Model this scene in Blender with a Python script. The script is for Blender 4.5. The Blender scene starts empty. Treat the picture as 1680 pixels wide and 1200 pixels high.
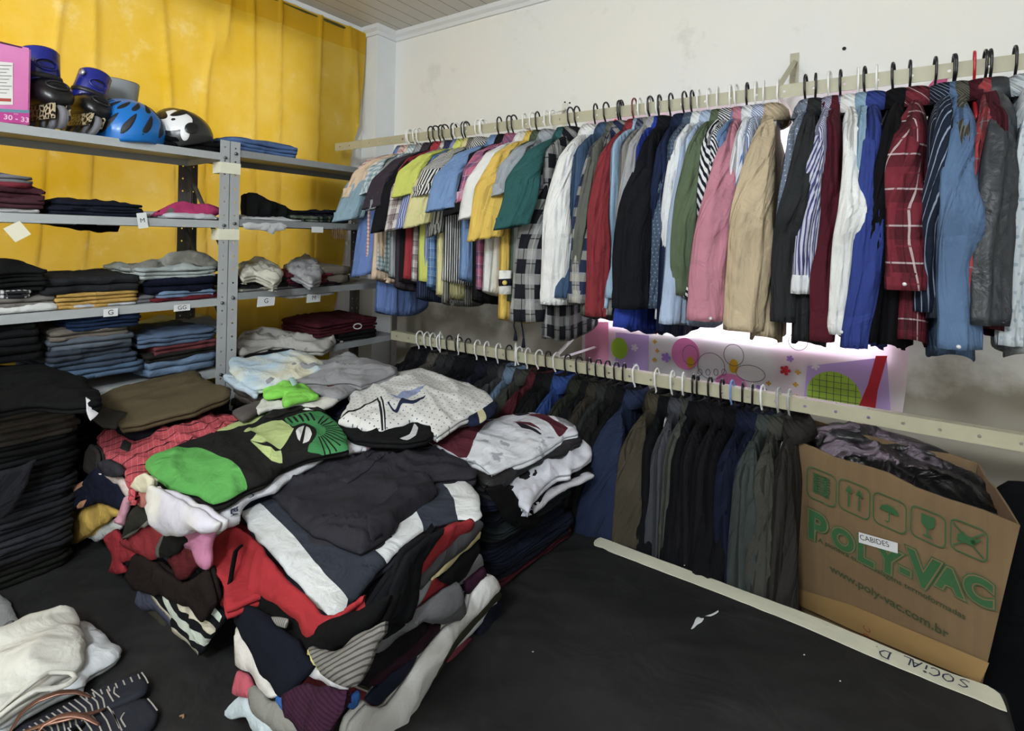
import bpy, bmesh, math, random
import numpy as np
from mathutils import Vector, Matrix
from mathutils.geometry import delaunay_2d_cdt
from math import pi, sin, cos, radians as rad

SC = bpy.context.scene
COL = SC.collection
random.seed(7)

# ------------------------------------------------------------------ camera
FPX, YAW, PX, PY, ROLL = 886.2, .6069, 840., 390.9, -.0202
CAM = np.array([2.333, -2.154, 1.65])
Fv = np.array([-sin(YAW), cos(YAW), 0]); Rv = np.array([cos(YAW), sin(YAW), 0]); Dv = np.array([0, 0, -1.])
R3 = Rv*cos(ROLL)+Dv*sin(ROLL); D3 = Dv*cos(ROLL)-Rv*sin(ROLL)
cd = bpy.data.cameras.new('camera'); cam = bpy.data.objects.new('camera', cd); COL.objects.link(cam)
m = Matrix.Identity(4)
for i in range(3):
    m[i][0] = R3[i]; m[i][1] = -D3[i]; m[i][2] = -Fv[i]; m[i][3] = CAM[i]
cam.matrix_world = m
cd.sensor_width = 36; cd.lens = FPX/1680*36; cd.shift_y = -(600-PY)/1680; cd.clip_start = .02
SC.camera = cam

# ------------------------------------------------------------------ world, lamps, exposure
SC.view_settings.view_transform = 'Standard'; SC.view_settings.look = 'None'
SC.view_settings.gamma = 1; SC.view_settings.exposure = 0.2
SC.view_settings.use_curve_mapping = False
w = bpy.data.worlds.new('daylight'); SC.world = w; w.use_nodes = True
w.node_tree.nodes['Background'].inputs[0].default_value = (.8, .9, 1, 1)
w.node_tree.nodes['Background'].inputs[1].default_value = 1.0
def area(name, loc, size, power, col, target=None, sy=None):
    l = bpy.data.lights.new(name, 'AREA'); l.energy = power; l.color = col; l.shape = 'RECTANGLE'
    l.size = size; l.size_y = sy or size
    o = bpy.data.objects.new(name, l); COL.objects.link(o); o.location = loc
    if target is not None:
        o.rotation_euler = (Vector(target)-Vector(loc)).to_track_quat('-Z', 'Y').to_euler()
    o['kind'] = 'structure'
    return o
def bulb(name, loc, power, col, r=.14):
    l = bpy.data.lights.new(name, 'POINT'); l.energy = power; l.color = col; l.shadow_soft_size = r
    o = bpy.data.objects.new(name, l); COL.objects.link(o); o.location = loc; o['kind'] = 'structure'
bulb('ceiling_lamp_light', (2.2, -3.1, 2.52), 108, (.87, .945, 1))
bulb('ceiling_lamp_light', (1.1, -3.0, 2.50), 36, (.87, .945, 1))
area('front_fill_light', (3.6, -4.35, 1.6), 1.6, 28, (.88, .95, 1), target=(1.0, -.8, 1.2), sy=1.6)  # unseen soft fill light by the front wall; no doorway is built there

# ------------------------------------------------------------------ pixel -> world on a real plane
def ray(x, y): return Fv + R3*(x-PX)/FPX + D3*(y-PY)/FPX
def onplane(p0, n, x, y):
    r = ray(x, y); p0 = np.array(p0, float); n = np.array(n, float)
    return CAM + r*((p0-CAM)@n)/(r@n)
def X_(c, x, y): return onplane((c, 0, 0), (1, 0, 0), x, y)
def Y_(c, x, y): return onplane((0, c, 0), (0, 1, 0), x, y)
def Z_(c, x, y): return onplane((0, 0, c), (0, 0, 1), x, y)

# ------------------------------------------------------------------ materials
def lin(c):
    if isinstance(c, str):
        c = c.lstrip('#'); c = [int(c[i:i+2], 16)/255 for i in (0, 2, 4)]
    return tuple(((v/12.92) if v <= .04045 else ((v+.055)/1.055)**2.4) for v in c) + (1,)
class NT:
    def __init__(s, name):
        s.m = bpy.data.materials.new(name); s.m.use_nodes = True; s.t = s.m.node_tree; s.n = s.t.nodes; s.l = s.t.links
        s.b = s.n['Principled BSDF']
    def new(s, typ, **k):
        n = s.n.new(typ)
        for a, v in k.items():
            if a.startswith('i_'):
                key = a[2:]; key = int(key) if key.isdigit() else key.replace('_', ' ')
                if isinstance(v, bpy.types.NodeSocket): s.l.new(v, n.inputs[key])
                else: n.inputs[key].default_value = v
            else: setattr(n, a, v)
        return n
    def math(s, op, a, b=None, c=None):
        n = s.n.new('ShaderNodeMath'); n.operation = op
        for i, v in enumerate((a, b, c)):
            if v is None: continue
            if isinstance(v, bpy.types.NodeSocket): s.l.new(v, n.inputs[i])
            else: n.inputs[i].default_value = v
        return n.outputs[0]
    def mix(s, f, a, b, mode='MIX'):
        n = s.n.new('ShaderNodeMix'); n.data_type = 'RGBA'; n.blend_type = mode
        for i, v in ((0, f), (6, a), (7, b)):
            if isinstance(v, bpy.types.NodeSocket): s.l.new(v, n.inputs[i])
            else: n.inputs[i].default_value = v
        return n.outputs[2]
    def noise(s, scale, detail=4, rough=.5, vec=None, dist=0):
        n = s.n.new('ShaderNodeTexNoise'); n.inputs['Scale'].default_value = scale; n.inputs['Detail'].default_value = detail
        n.inputs['Roughness'].default_value = rough; n.inputs['Distortion'].default_value = dist
        s.l.new(vec if vec is not None else s.obj(), n.inputs['Vector'])
        return n.outputs[0]
    def obj(s):
        if not hasattr(s, 'tc'): s.tc = s.n.new('ShaderNodeTexCoord')
        return s.tc.outputs['Object']
    def uv(s):
        s.obj(); return s.tc.outputs['UV']
    def bump(s, h, strength, dist, normal=None):
        n = s.n.new('ShaderNodeBump'); n.inputs['Strength'].default_value = strength; n.inputs['Distance'].default_value = dist
        s.l.new(h, n.inputs['Height'])
        if normal is not None: s.l.new(normal, n.inputs['Normal'])
        return n.outputs[0]
    def ramp(s, f, a, b):
        n = s.n.new('ShaderNodeMapRange'); s.l.new(f, n.inputs[0]); n.inputs[1].default_value = a; n.inputs[2].default_value = b
        return n.outputs[0]
MC = {}
def dye(col):
    r, g, b, _ = lin(col); y = .3*r+.6*g+.1*b
    return tuple((y+(v-y)*.80)*.82 for v in (r, g, b))+(1,)
def fabric(col, pat=(), rough=.92, bump=.5, var=.10, wr=11):
    """cloth: base colour, optional stripes/checks/dots in the cloth's own UV metres"""
    key = ('f', col, tuple(pat), rough, bump, var, wr)
    if key in MC: return MC[key]
    s = NT('cloth'); base = dye(col)
    n1 = s.noise(6, 5, .6)
    c = s.mix(s.ramp(n1, .3, .7), tuple(v*(1-var) for v in base[:3])+(1,), tuple(min(1, v*(1+var)) for v in base[:3])+(1,))
    if pat:
        sep = s.new('ShaderNodeSeparateXYZ', i_0=s.uv()); U, V = sep.outputs[0], sep.outputs[1]
        for p in pat:
            kind = p[0]
            if kind in 'uvd':                       # stripe: (axis, period, width fraction, colour, offset, alpha)
                _, per, wd, pc, off, al = p
                a = U if kind == 'u' else V if kind == 'v' else s.math('ADD', s.math('MULTIPLY', U, .74), s.math('MULTIPLY', V, .67))
                fr = s.math('FRACT', s.math('ADD', s.math('DIVIDE', a, per), 50+off))
                f = s.math('MULTIPLY', s.math('LESS_THAN', fr, wd), al)
                c = s.mix(f, c, dye(pc))
            elif kind == 'o':                       # dots
                _, per, r, pc = p
                fu = s.math('SUBTRACT', s.math('FRACT', s.math('ADD', s.math('DIVIDE', U, per), 50)), .5)
                row = s.math('ADD', s.math('DIVIDE', V, per), 50)
                fu = s.math('SUBTRACT', s.math('FRACT', s.math('ADD', s.math('DIVIDE', U, per), s.math('MULTIPLY_ADD', s.math('FLOOR', row), .37, 50))), .5)
                fv = s.math('SUBTRACT', s.math('FRACT', row), .5)
                d = s.math('ADD', s.math('MULTIPLY', fu, fu), s.math('MULTIPLY', fv, fv))
                c = s.mix(s.math('LESS_THAN', d, r*r), c, dye(pc))
            elif kind == 'n':                       # blotches
                _, sc, lo, hi, pc, al = p
                f = s.math('MULTIPLY', s.ramp(s.noise(sc, 3, .5), lo, hi), al)
                c = s.mix(f, c, dye(pc))
    s.l.new(c, s.b.inputs['Base Color'])
    s.b.inputs['Roughness'].default_value = rough
    s.b.inputs['Specular IOR Level'].default_value = .2
    s.b.inputs['Specular IOR Level'].default_value = .12 if rough > .8 else .4
    if wr in (9, 7.5):
        mp = s.new('ShaderNodeMapping', i_0=s.uv()); mp.inputs['Scale'].default_value = (26, 3.4, 1)
        pre = s.bump(s.noise(1, 3, .5, vec=mp.outputs[0], dist=.5), .75, .022)
    else: pre = None
    nm = s.bump(s.noise(wr*1.3, 4, .5, dist=.7), min(1, bump*1.1), .025, pre)
    nm = s.bump(s.noise(420, 2, .5), .22, .0015, nm)
    s.l.new(nm, s.b.inputs['Normal'])
    MC[key] = s.m; return s.m
def plain(col, rough=.5, metal=0, bump=0, bs=40, var=0, spec=.5, emit=0):
    key = ('p', col, rough, metal, bump, bs, var, spec, emit)
    if key in MC: return MC[key]
    s = NT('surface'); b = lin(col)
    if var:
        c = s.mix(s.ramp(s.noise(7, 6, .65), .3, .7), tuple(v*(1-var) for v in b[:3])+(1,), tuple(min(1, v*(1+var)) for v in b[:3])+(1,))
        s.l.new(c, s.b.inputs['Base Color'])
    else: s.b.inputs['Base Color'].default_value = b
    s.b.inputs['Roughness'].default_value = rough; s.b.inputs['Metallic'].default_value = metal
    s.b.inputs['Specular IOR Level'].default_value = spec
    if bump: s.l.new(s.bump(s.noise(bs, 5, .6), bump, .004), s.b.inputs['Normal'])
    if emit:
        s.b.inputs['Emission Color'].default_value = b; s.b.inputs['Emission Strength'].default_value = emit
    MC[key] = s.m; return s.m
def M(x):
    if isinstance(x, bpy.types.Material): return x
    if isinstance(x, str): return fabric(x)
    return fabric(x[0], x[1])

# ------------------------------------------------------------------ object helpers
def link(name, me, mats, parent=None, smooth=True):
    if isinstance(me, bmesh.types.BMesh):
        b = me; me = bpy.data.meshes.new(name); b.to_mesh(me); b.free()
    for mt in (mats if isinstance(mats, (list, tuple)) else [mats]): me.materials.append(mt)
    if smooth and len(me.polygons): me.polygons.foreach_set('use_smooth', [True]*len(me.polygons))
    o = bpy.data.objects.new(name, me); COL.objects.link(o)
    if parent is not None: o.parent = parent
    return o
def tag(o, label, cat=None, group=None):
    o['label'] = label
    if cat: o['category'] = cat
    if group: o['group'] = group
    return o
def empty(name, loc, label, cat, group=None):
    o = bpy.data.objects.new(name, None); COL.objects.link(o); o.location = loc; o.empty_display_size = .05
    o.matrix_world = Matrix.Translation(loc)
    return tag(o, label, cat, group)
def struct(o): o['kind'] = 'structure'; return o
def local(o, parent):
    """mesh built in world space, kept in place under a moved parent"""
    o.parent = parent; o.matrix_parent_inverse = parent.matrix_world.inverted(); return o
def box(bm, a, b, mi=0):
    x0, y0, z0 = a; x1, y1, z1 = b
    v = [bm.verts.new(p) for p in ((x0,y0,z0),(x1,y0,z0),(x1,y1,z0),(x0,y1,z0),(x0,y0,z1),(x1,y0,z1),(x1,y1,z1),(x0,y1,z1))]
    for f in ((0,3,2,1),(4,5,6,7),(0,1,5,4),(1,2,6,5),(2,3,7,6),(3,0,4,7)):
        bm.faces.new([v[i] for i in f]).material_index = mi
    return v
def tube(bm, pts, r, seg=8, flat=1.0, up=None, caps=True):
    pts = [np.array(p, float) for p in pts]; rings = []; n0 = None
    for i, p in enumerate(pts):
        t = pts[min(i+1, len(pts)-1)]-pts[max(i-1, 0)]; t /= np.linalg.norm(t)+1e-12
        if n0 is None:
            a = np.array(up if up is not None else ((0, 0, 1) if abs(t[2]) < .9 else (1, 0, 0)), float); n0 = np.cross(t, a)
        n0 = n0-t*(n0@t); n0 /= np.linalg.norm(n0); b = np.cross(t, n0)
        rr = r[i] if hasattr(r, '__len__') else r
        rings.append([bm.verts.new(p+(n0*cos(2*pi*k/seg)*rr+b*sin(2*pi*k/seg)*rr*flat)) for k in range(seg)])
    for i in range(len(rings)-1):
        for k in range(seg):
            bm.faces.new((rings[i][k], rings[i][(k+1) % seg], rings[i+1][(k+1) % seg], rings[i+1][k]))
    if caps:
        bm.faces.new(rings[0][::-1]); bm.faces.new(rings[-1])
def crom(pts, closed=True, step=.01):
    """Catmull-Rom through 2-D/3-D points, resampled"""
    P = [np.array(p, float) for p in pts]; n = len(P); out = []
    for i in range(n if closed else n-1):
        p0, p1, p2, p3 = (P[(i-1) % n], P[i], P[(i+1) % n], P[(i+2) % n]) if closed else (P[max(i-1, 0)], P[i], P[i+1], P[min(i+2, n-1)])
        L = np.linalg.norm(p2-p1); k = max(1, int(round(L/step)))
        for j in range(k):
            t = j/k
            # softened spline keeps corners fairly crisp
            c = .5*((2*p1)+(-p0+p2)*t+(2*p0-5*p1+4*p2-p3)*t*t+(-p0+3*p1-3*p2+p3)*t**3)
            l = p1*(1-t)+p2*t
            out.append(l*.6+c*.4)
    if not closed: out.append(P[-1])
    return out
# numpy value noise
def _h(ix, iy, seed):
    h = (ix*374761393 + iy*668265263 + seed*974634777) & 0xffffffff
    h = ((h ^ (h >> 13))*1274126177) & 0xffffffff
    return ((h ^ (h >> 16)) & 0xffff)/65535.
def vn(x, y, seed=0):
    x = np.asarray(x, float); y = np.asarray(y, float)
    ix = np.floor(x).astype(np.int64); iy = np.floor(y).astype(np.int64); fx = x-ix; fy = y-iy
    fx = fx*fx*fx*(fx*(fx*6-15)+10); fy = fy*fy*fy*(fy*(fy*6-15)+10)
    a = _h(ix, iy, seed); b = _h(ix+1, iy, seed); c = _h(ix, iy+1, seed); d = _h(ix+1, iy+1, seed)
    return (a*(1-fx)+b*fx)*(1-fy)+(c*(1-fx)+d*fx)*fy
def wrinkle(a, b, seed, ang, lam=.06):
    a = np.asarray(a, float); b = np.asarray(b, float)
    wa = a+.05*(vn(a/.11, b/.11, seed+1)-.5); wb = b+.05*(vn(a/.11, b/.11, seed+2)-.5)
    u = (wa*cos(ang)+wb*sin(ang))/lam; v = (-wa*sin(ang)+wb*cos(ang))/(lam*3.6)
    r1 = (1-np.abs(2*vn(u, v, seed+3)-1))**3.2
    r2 = (1-np.abs(2*vn(u*2.1+7, v*1.7, seed+4)-1))**2
    r3 = vn(a/.14, b/.14, seed+5)
    return r1*.9+r2*.35+r3*.7-.6
def pip(pts, poly):
    """points (n,2) in polygon"""
    x, y = pts[:, 0], pts[:, 1]; ins = np.zeros(len(pts), bool); n = len(poly)
    for i in range(n):
        x1, y1 = poly[i]; x2, y2 = poly[(i+1) % n]
        c = (y1 > y) != (y2 > y)
        with np.errstate(divide='ignore', invalid='ignore'):
            ins ^= c & (x < (x2-x1)*(y-y1)/(y2-y1+1e-15)+x1)
    return ins
def pdist(pts, poly):
    P = np.array(poly); Q = np.roll(P, -1, 0); d = np.full(len(pts), 1e9)
    for a, b in zip(P, Q):
        ab = b-a; t = np.clip(((pts-a)@ab)/(ab@ab+1e-15), 0, 1)
        d = np.minimum(d, np.hypot(*(pts-a-t[:, None]*ab).T))
    return d
class Frame:
    def __init__(s, o, n, u=None):
        s.o = np.array(o, float); s.n = np.array(n, float); s.n /= np.linalg.norm(s.n)
        if u is None: u = (1, 0, 0) if abs(s.n[0]) < .8 else (0, 1, 0)
        u = np.array(u, float); u -= s.n*(u@s.n); s.u = u/np.linalg.norm(u); s.v = np.cross(s.n, s.u)
    def px(s, x, y):
        p = onplane(s.o, s.n, x, y)-s.o; return np.array([p@s.u, p@s.v])
    def w(s, a, b, h=0): return s.o+s.u*a+s.v*b+s.n*h
def plane3(p, q, r, toward=None):
    p, q, r = map(lambda t: np.array(t, float), (p, q, r)); n = np.cross(q-p, r-p); n /= np.linalg.norm(n)
    if n@(CAM-p) < 0: n = -n
    return Frame(p, n)
def zf(z): return Frame((0, 0, z), (0, 0, 1))
SEED = [100]
def conform(ob, fr):
    from mathutils.bvhtree import BVHTree
    me = ob.data; t = BVHTree.FromPolygons([v.co for v in me.vertices], [p.vertices[:] for p in me.polygons]); n = Vector(fr.n)
    def f(P):
        out = np.zeros(len(P)); last = 0
        for i, p in enumerate(P):
            h = t.ray_cast(Vector(fr.w(p[0], p[1], .3)), -n, .6)
            if h[0] is not None: out[i] = .3-h[3]
            else: out[i] = np.nan
        good = out[~np.isnan(out)]; out[np.isnan(out)] = good.min() if len(good) else 0
        return out
    return f
def cushion(name, fr, outline, th, mats, parent=None, sp=.012, bulge=0., wr=.004, lam=.06, ang=None, layers=1, regions=(), ragged=.004, sag=None, smooth=True, uvrot=0, lift=0., on=None):
    """a piece of folded cloth: outline in the frame's own metres, rounded rim, wrinkled top, layered edge"""
    SEED[0] += 17; sd = SEED[0]; rnd = random.Random(sd)
    if ang is None: ang = rnd.uniform(0, pi)
    ol = crom(outline, True, sp) if smooth else [np.array(p, float) for p in outline]
    A = sum(p[0]*q[1]-p[1]*q[0] for p, q in zip(ol, ol[1:]+ol[:1]))
    if A < 0: ol = ol[::-1]
    OL = np.array(ol); n = len(OL)
    if ragged:
        nm = np.roll(OL, -1, 0)-np.roll(OL, 1, 0); nm = np.stack([nm[:, 1], -nm[:, 0]], 1); nm /= np.linalg.norm(nm, axis=1)[:, None]+1e-12
        OL = OL+nm*((vn(OL[:, 0]/.03, OL[:, 1]/.03, sd)-.5)*2*ragged)[:, None]
    if layers == 1 and th > .012: layers = max(1, int(round(th/.013)))
    lt = th/layers; r = min(max(lt*.5, .002), .0042)
    x0, y0 = OL.min(0); x1, y1 = OL.max(0)
    gx, gy = np.meshgrid(np.arange(x0+sp*.5, x1, sp), np.arange(y0+sp*.5, y1, sp*.9)); gx[1::2] += sp*.5
    G = np.stack([gx.ravel(), gy.ravel()], 1); G = G[pip(G, OL)]
    # an extra ring near the rim for roundness
    nm = np.roll(OL, -1, 0)-np.roll(OL, 1, 0); nm = np.stack([nm[:, 1], -nm[:, 0]], 1); nm /= np.linalg.norm(nm, axis=1)[:, None]+1e-12
    ring = OL-nm*min(r*.45, sp*.5); ring = ring[pip(ring, OL)]
    if len(G): G = G[pdist(G, OL) > max(r*.45, sp*.45)+sp*.3]
    verts = [Vector(p) for p in OL]; edges = [(i, (i+1) % n) for i in range(n)]
    regs = []
    for rp, mi in regions:
        rr = crom(rp, True, sp)
        k = len(verts); verts += [Vector(p) for p in rr]; edges += [(k+i, k+(i+1) % len(rr)) for i in range(len(rr))]
        regs.append((np.array(rr), mi))
    rd = ring[pdist(ring, OL) > r*.2] if len(ring) else ring
    verts += [Vector(p) for p in rd] + [Vector(p) for p in G]
    vo, eo, fo, _, _, _ = delaunay_2d_cdt(verts, edges, [], 0, 1e-6)
    V = np.array([[p[0], p[1]] for p in vo])
    F = [f for f in fo if len(f) == 3]
    cen = np.array([(V[f[0]]+V[f[1]]+V[f[2]])/3 for f in F]); keep = pip(cen, OL)
    d = pdist(V, OL); t = np.clip(d/r, 0, 1)
    if on is not None: sag = conform(on, fr)
    top = lift + lt*(layers-1) + lt*(.5+.5*np.sqrt(np.clip(1-(1-t)**2, 0, 1)))
    Rb = max(.004, float(d.max())); q = np.clip(d/Rb, 0, 1); sm = q*q*(3-2*q)
    q2 = np.clip(d/(2.0*r+.010), 0, 1)**.8
    top = top+bulge*np.sqrt(sm+1e-9)+wr*2.2*wrinkle(V[:, 0], V[:, 1], sd, ang, lam)*q2
    top += wr*.8*(vn(V[:, 0]/.05, V[:, 1]/.05, sd+9)-.5)
    def sagf(P): return 0 if sag is None else sag(P)
    top = top+sagf(V)
    bm = bmesh.new(); uvl = bm.loops.layers.uv.new()
    cr, sr = cos(uvrot), sin(uvrot)
    def uv(f, ids):
        for lp, pq in zip(f.loops, ids): lp[uvl].uv = (pq[0]*cr-pq[1]*sr, pq[0]*sr+pq[1]*cr)
    bv = [bm.verts.new(fr.w(V[i][0], V[i][1], top[i])) for i in range(len(V))]
    rm = np.zeros(len(F), int)
    for rr, mi in regs: rm[pip(cen, rr)] = mi
    for i, f in enumerate(F):
        if not keep[i]: continue
        a, b, c = f
        e1 = V[b]-V[a]; e2 = V[c]-V[a]
        ids = (a, b, c) if e1[0]*e2[1]-e1[1]*e2[0] > 0 else (a, c, b)
        try: ff = bm.faces.new([bv[k] for k in ids])
        except ValueError: continue
        ff.material_index = int(rm[i]); uv(ff, [V[k] for k in ids])
    # rim rings: top cushion's underside, then one rounded rim per deeper layer
    def rings(prof, o2, base):
        prev = None; wav = (vn(OL[:, 0]/.07, OL[:, 1]/.07+base*40, sd+31)-.5)*lt*.7*(base > lift+1e-6)*(base < lift+lt*(layers-1)-1e-6)
        for ins, h in prof:
            R_ = o2-nm*ins; sg = sagf(R_)
            hh = base+h+wav+ (sg if sag is not None else np.zeros(n)) + wr*.8*(vn(OL[:, 0]/.05, OL[:, 1]/.05, sd+9)-.5)
            cur = [bm.verts.new(fr.w(R_[i][0], R_[i][1], hh[i])) for i in range(n)]
            if prev:
                for i in range(n):
                    j = (i+1) % n
                    f = bm.faces.new((cur[i], cur[j], prev[j], prev[i])); uv(f, (R_[i], R_[j], R_[j], R_[i]))
            prev = cur
    rings([(0, lt*.5), (r*.35, lt*.12), (min(.012, Rb*.4), 0)], OL, lift+lt*(layers-1))
    for k in range(layers-1):
        off = (vn(OL[:, 0]/.09+k*9, OL[:, 1]/.09, sd+k)-.62)*.016
        o2 = OL+nm*off[:, None]; ii = min(.015, Rb*.4)
        rings([(ii, lt), (r*.35, lt*.9), (0, lt*.5), (r*.35, lt*.1), (ii, 0)], o2, lift+lt*k)
    bmesh.ops.remove_doubles(bm, verts=bm.verts, dist=1e-5)
    lo = [v for v in bm.verts if not v.link_faces]
    for v in lo: bm.verts.remove(v)
    return link(name, bm, [M(x) for x in (mats if isinstance(mats, list) else [mats])], parent)
def T(name, label, fr, pts, th, mats, cat='clothes', group=None, regions=(), **k):
    if fr.n[2] > .7 and 'lift' not in k: k['lift'] = -(th+.5*k.get('bulge', 0))
    o = cushion(name, fr, [fr.px(*p) for p in pts], th, mats, regions=[([fr.px(*q) for q in rp], mi) for rp, mi in regions], **k)
    return tag(o, label, cat, group)
def sub(parent, name, fr, pts, th, mats, label=None, **k):
    o = cushion(name, fr, [fr.px(*p) for p in pts], th, mats, **k)
    local(o, parent)
    if label: o['label'] = label
    return o
def text(name, s, fr, cx, cy, size, mat, parent, h=.0006, bold=0., shear=0, sx=1., ang=0., ext=0.0):
    cu = bpy.data.curves.new(name, 'FONT'); cu.body = s; cu.size = size; cu.offset = bold; cu.shear = shear
    cu.align_x = 'CENTER'; cu.align_y = 'CENTER'; cu.extrude = ext; cu.resolution_u = 4
    o = bpy.data.objects.new(name+'_c', cu); COL.objects.link(o); bpy.context.view_layer.update()
    me = bpy.data.meshes.new_from_object(o); bpy.data.objects.remove(o)
    co = np.empty(len(me.vertices)*3); me.vertices.foreach_get('co', co); co = co.reshape(-1, 3)
    x = co[:, 0]*sx; y = co[:, 1]; x, y = x*cos(ang)-y*sin(ang), x*sin(ang)+y*cos(ang)
    W = np.array([fr.w(cx+x[i], cy+y[i], h+co[i, 2]) for i in range(len(co))]) if len(co) else co
    me.vertices.foreach_set('co', W.ravel()); me.materials.clear()
    o = link(name, me, mat, None, smooth=False); local(o, parent); return o
def polyface(bm, fr, pts, h, mi=0):
    f = bm.faces.new([bm.verts.new(fr.w(p[0], p[1], h)) for p in pts]); f.material_index = mi
    f.normal_update()
    if f.normal@Vector(fr.n) < 0: f.normal_flip()
    return f
def ribbon(bm, fr, pts, wd, h, closed=False):
    P = [np.array(p, float) for p in pts]; n = len(P); L = []
    for i in range(n):
        a = P[(i-1) % n] if closed or i else P[i]; b = P[(i+1) % n] if closed or i < n-1 else P[i]
        t = b-a; t /= np.linalg.norm(t)+1e-12; q = np.array([-t[1], t[0]])*wd/2
        L.append((bm.verts.new(fr.w(*(P[i]+q), h)), bm.verts.new(fr.w(*(P[i]-q), h))))
    for i in range(n if closed else n-1):
        a, b = L[i], L[(i+1) % n]
        bm.faces.new((a[0], a[1], b[1], b[0]))
# ================================================================== THE ROOM
CEIL = 2.81
def wallmat():
    s = NT('wall paint')
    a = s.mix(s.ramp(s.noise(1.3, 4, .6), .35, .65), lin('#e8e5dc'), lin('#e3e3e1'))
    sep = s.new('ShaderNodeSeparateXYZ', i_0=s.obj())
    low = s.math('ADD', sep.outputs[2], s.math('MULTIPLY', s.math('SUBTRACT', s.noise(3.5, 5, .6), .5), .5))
    a = s.mix(s.ramp(low, 1.32, 1.22), a, lin('#a19a8d'))  # shade below the hanging shirts painted into the lower wall colour
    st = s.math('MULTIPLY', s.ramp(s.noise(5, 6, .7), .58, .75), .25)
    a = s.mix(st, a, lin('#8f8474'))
    s.l.new(a, s.b.inputs['Base Color']); s.b.inputs['Roughness'].default_value = .85
    s.l.new(s.bump(s.noise(60, 4, .6), .25, .003), s.b.inputs['Normal'])
    return s.m
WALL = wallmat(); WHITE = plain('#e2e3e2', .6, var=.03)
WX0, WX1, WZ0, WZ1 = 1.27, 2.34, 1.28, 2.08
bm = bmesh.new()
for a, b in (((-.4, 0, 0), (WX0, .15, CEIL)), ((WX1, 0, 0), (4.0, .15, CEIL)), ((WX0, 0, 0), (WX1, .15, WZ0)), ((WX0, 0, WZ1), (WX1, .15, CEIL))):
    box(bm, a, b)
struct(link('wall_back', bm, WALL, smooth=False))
bm = bmesh.new()
for a, b in (((-.28, -4.5, 0), (-.13, -3.1, CEIL)), ((-.28, -.5, 0), (-.13, 0, CEIL)), ((-.28, -3.1, 0), (-.13, -.5, 1.38)), ((-.28, -3.1, 2.60), (-.13, -.5, CEIL))): box(bm, a, b)
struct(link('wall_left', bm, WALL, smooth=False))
bm = bmesh.new(); box(bm, (-.26, -3.1, 1.38), (-.25, -.5, 2.60)); w2 = struct(link('window_2', bm, plain('#f4f6ff', .3, emit=.9), smooth=False))
bm = bmesh.new()
for y in (-3.1, -2.25, -1.38, -.53): box(bm, (-.245, y, 1.38), (-.215, y+.03, 2.60))
local(link('window_frame', bm, plain('#b9bcc0', .4), smooth=False), w2)
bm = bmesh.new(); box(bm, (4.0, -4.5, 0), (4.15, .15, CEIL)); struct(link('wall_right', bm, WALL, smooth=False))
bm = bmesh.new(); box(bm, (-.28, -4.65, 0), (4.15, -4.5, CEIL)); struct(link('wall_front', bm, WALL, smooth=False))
bm = bmesh.new(); box(bm, (-.13, -.135, 0), (0, 0, CEIL)); struct(link('trim_1', bm, plain('#dcdfe0', .7, var=.03), smooth=False))
def floormat():
    s = NT('floor tiles')
    br = s.new('ShaderNodeTexBrick', i_Vector=s.obj(), offset=0.0); br.inputs['Scale'].default_value = 1
    br.inputs['Color1'].default_value = lin('#8d8478'); br.inputs['Color2'].default_value = lin('#857c70'); br.inputs['Mortar'].default_value = lin('#5a544c')
    br.inputs['Brick Width'].default_value = .4; br.inputs['Row Height'].default_value = .4; br.inputs['Mortar Size'].default_value = .004
    s.l.new(br.outputs[0], s.b.inputs['Base Color']); s.b.inputs['Roughness'].default_value = .4; return s.m
bm = bmesh.new(); box(bm, (-.28, -4.65, -.1), (4.15, .15, 0)); struct(link('floor', bm, floormat(), smooth=False))
def ceilmat():
    s = NT('ceiling boards')
    sep = s.new('ShaderNodeSeparateXYZ', i_0=s.obj())
    fr = s.math('FRACT', s.math('ADD', s.math('DIVIDE', sep.outputs[0], .0865), 10.15))
    f = s.math('LESS_THAN', fr, .05)
    c = s.mix(f, lin('#c9c6c0'), lin('#6f6b66'))
    s.l.new(c, s.b.inputs['Base Color']); s.b.inputs['Roughness'].default_value = .45
    s.l.new(s.bump(s.math('SUBTRACT', 1, f), .4, .003), s.b.inputs['Normal']); return s.m
bm = bmesh.new(); box(bm, (-.28, -4.65, CEIL), (4.15, .15, CEIL+.1)); struct(link('ceiling', bm, ceilmat(), smooth=False))
def molding(name, path):
    bm = bmesh.new(); prof = ((0, 0), (.012, .0), (.016, .018), (.03, .03), (.034, .045), (.034, .05), (0, .05))
    L = []
    for i, (p, o) in enumerate(path):
        L.append([bm.verts.new((p[0]+o[0]*a, p[1]+o[1]*a, CEIL-.05+b)) for a, b in prof])
    for i in range(len(L)-1):
        for k in range(len(prof)):
            j = (k+1) % len(prof); bm.faces.new((L[i][k], L[i][j], L[i+1][j], L[i+1][k]))
    struct(link(name, bm, plain('#d8dadb', .4), smooth=False))
molding('trim_2', (((4, 0), (0, -1)), ((0, 0), (1, -1)), ((0, -.135), (1, -1)), ((-.13, -.135), (1, -1)), ((-.13, -4.5), (1, 0))))
for i, (x, z, r) in enumerate(((0, 0, .006), (1, 0, .004), (2, 0, .004))):
    q = (Y_(0, 1385, 80), Y_(0, 927, 168), Y_(0, 935, 169))[i]
    bm = bmesh.new(); tube(bm, [q+np.array((0, .002, 0)), q+np.array((0, -.003, 0))], r, 10)
    tag(link('wall_plug', bm, plain('#1b1a19', .8)), ('dark screw hole high in the white wall right of the bracket', 'left of two small dark holes above the rail', 'right of two small dark holes above the rail')[i], 'screw hole')

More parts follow.
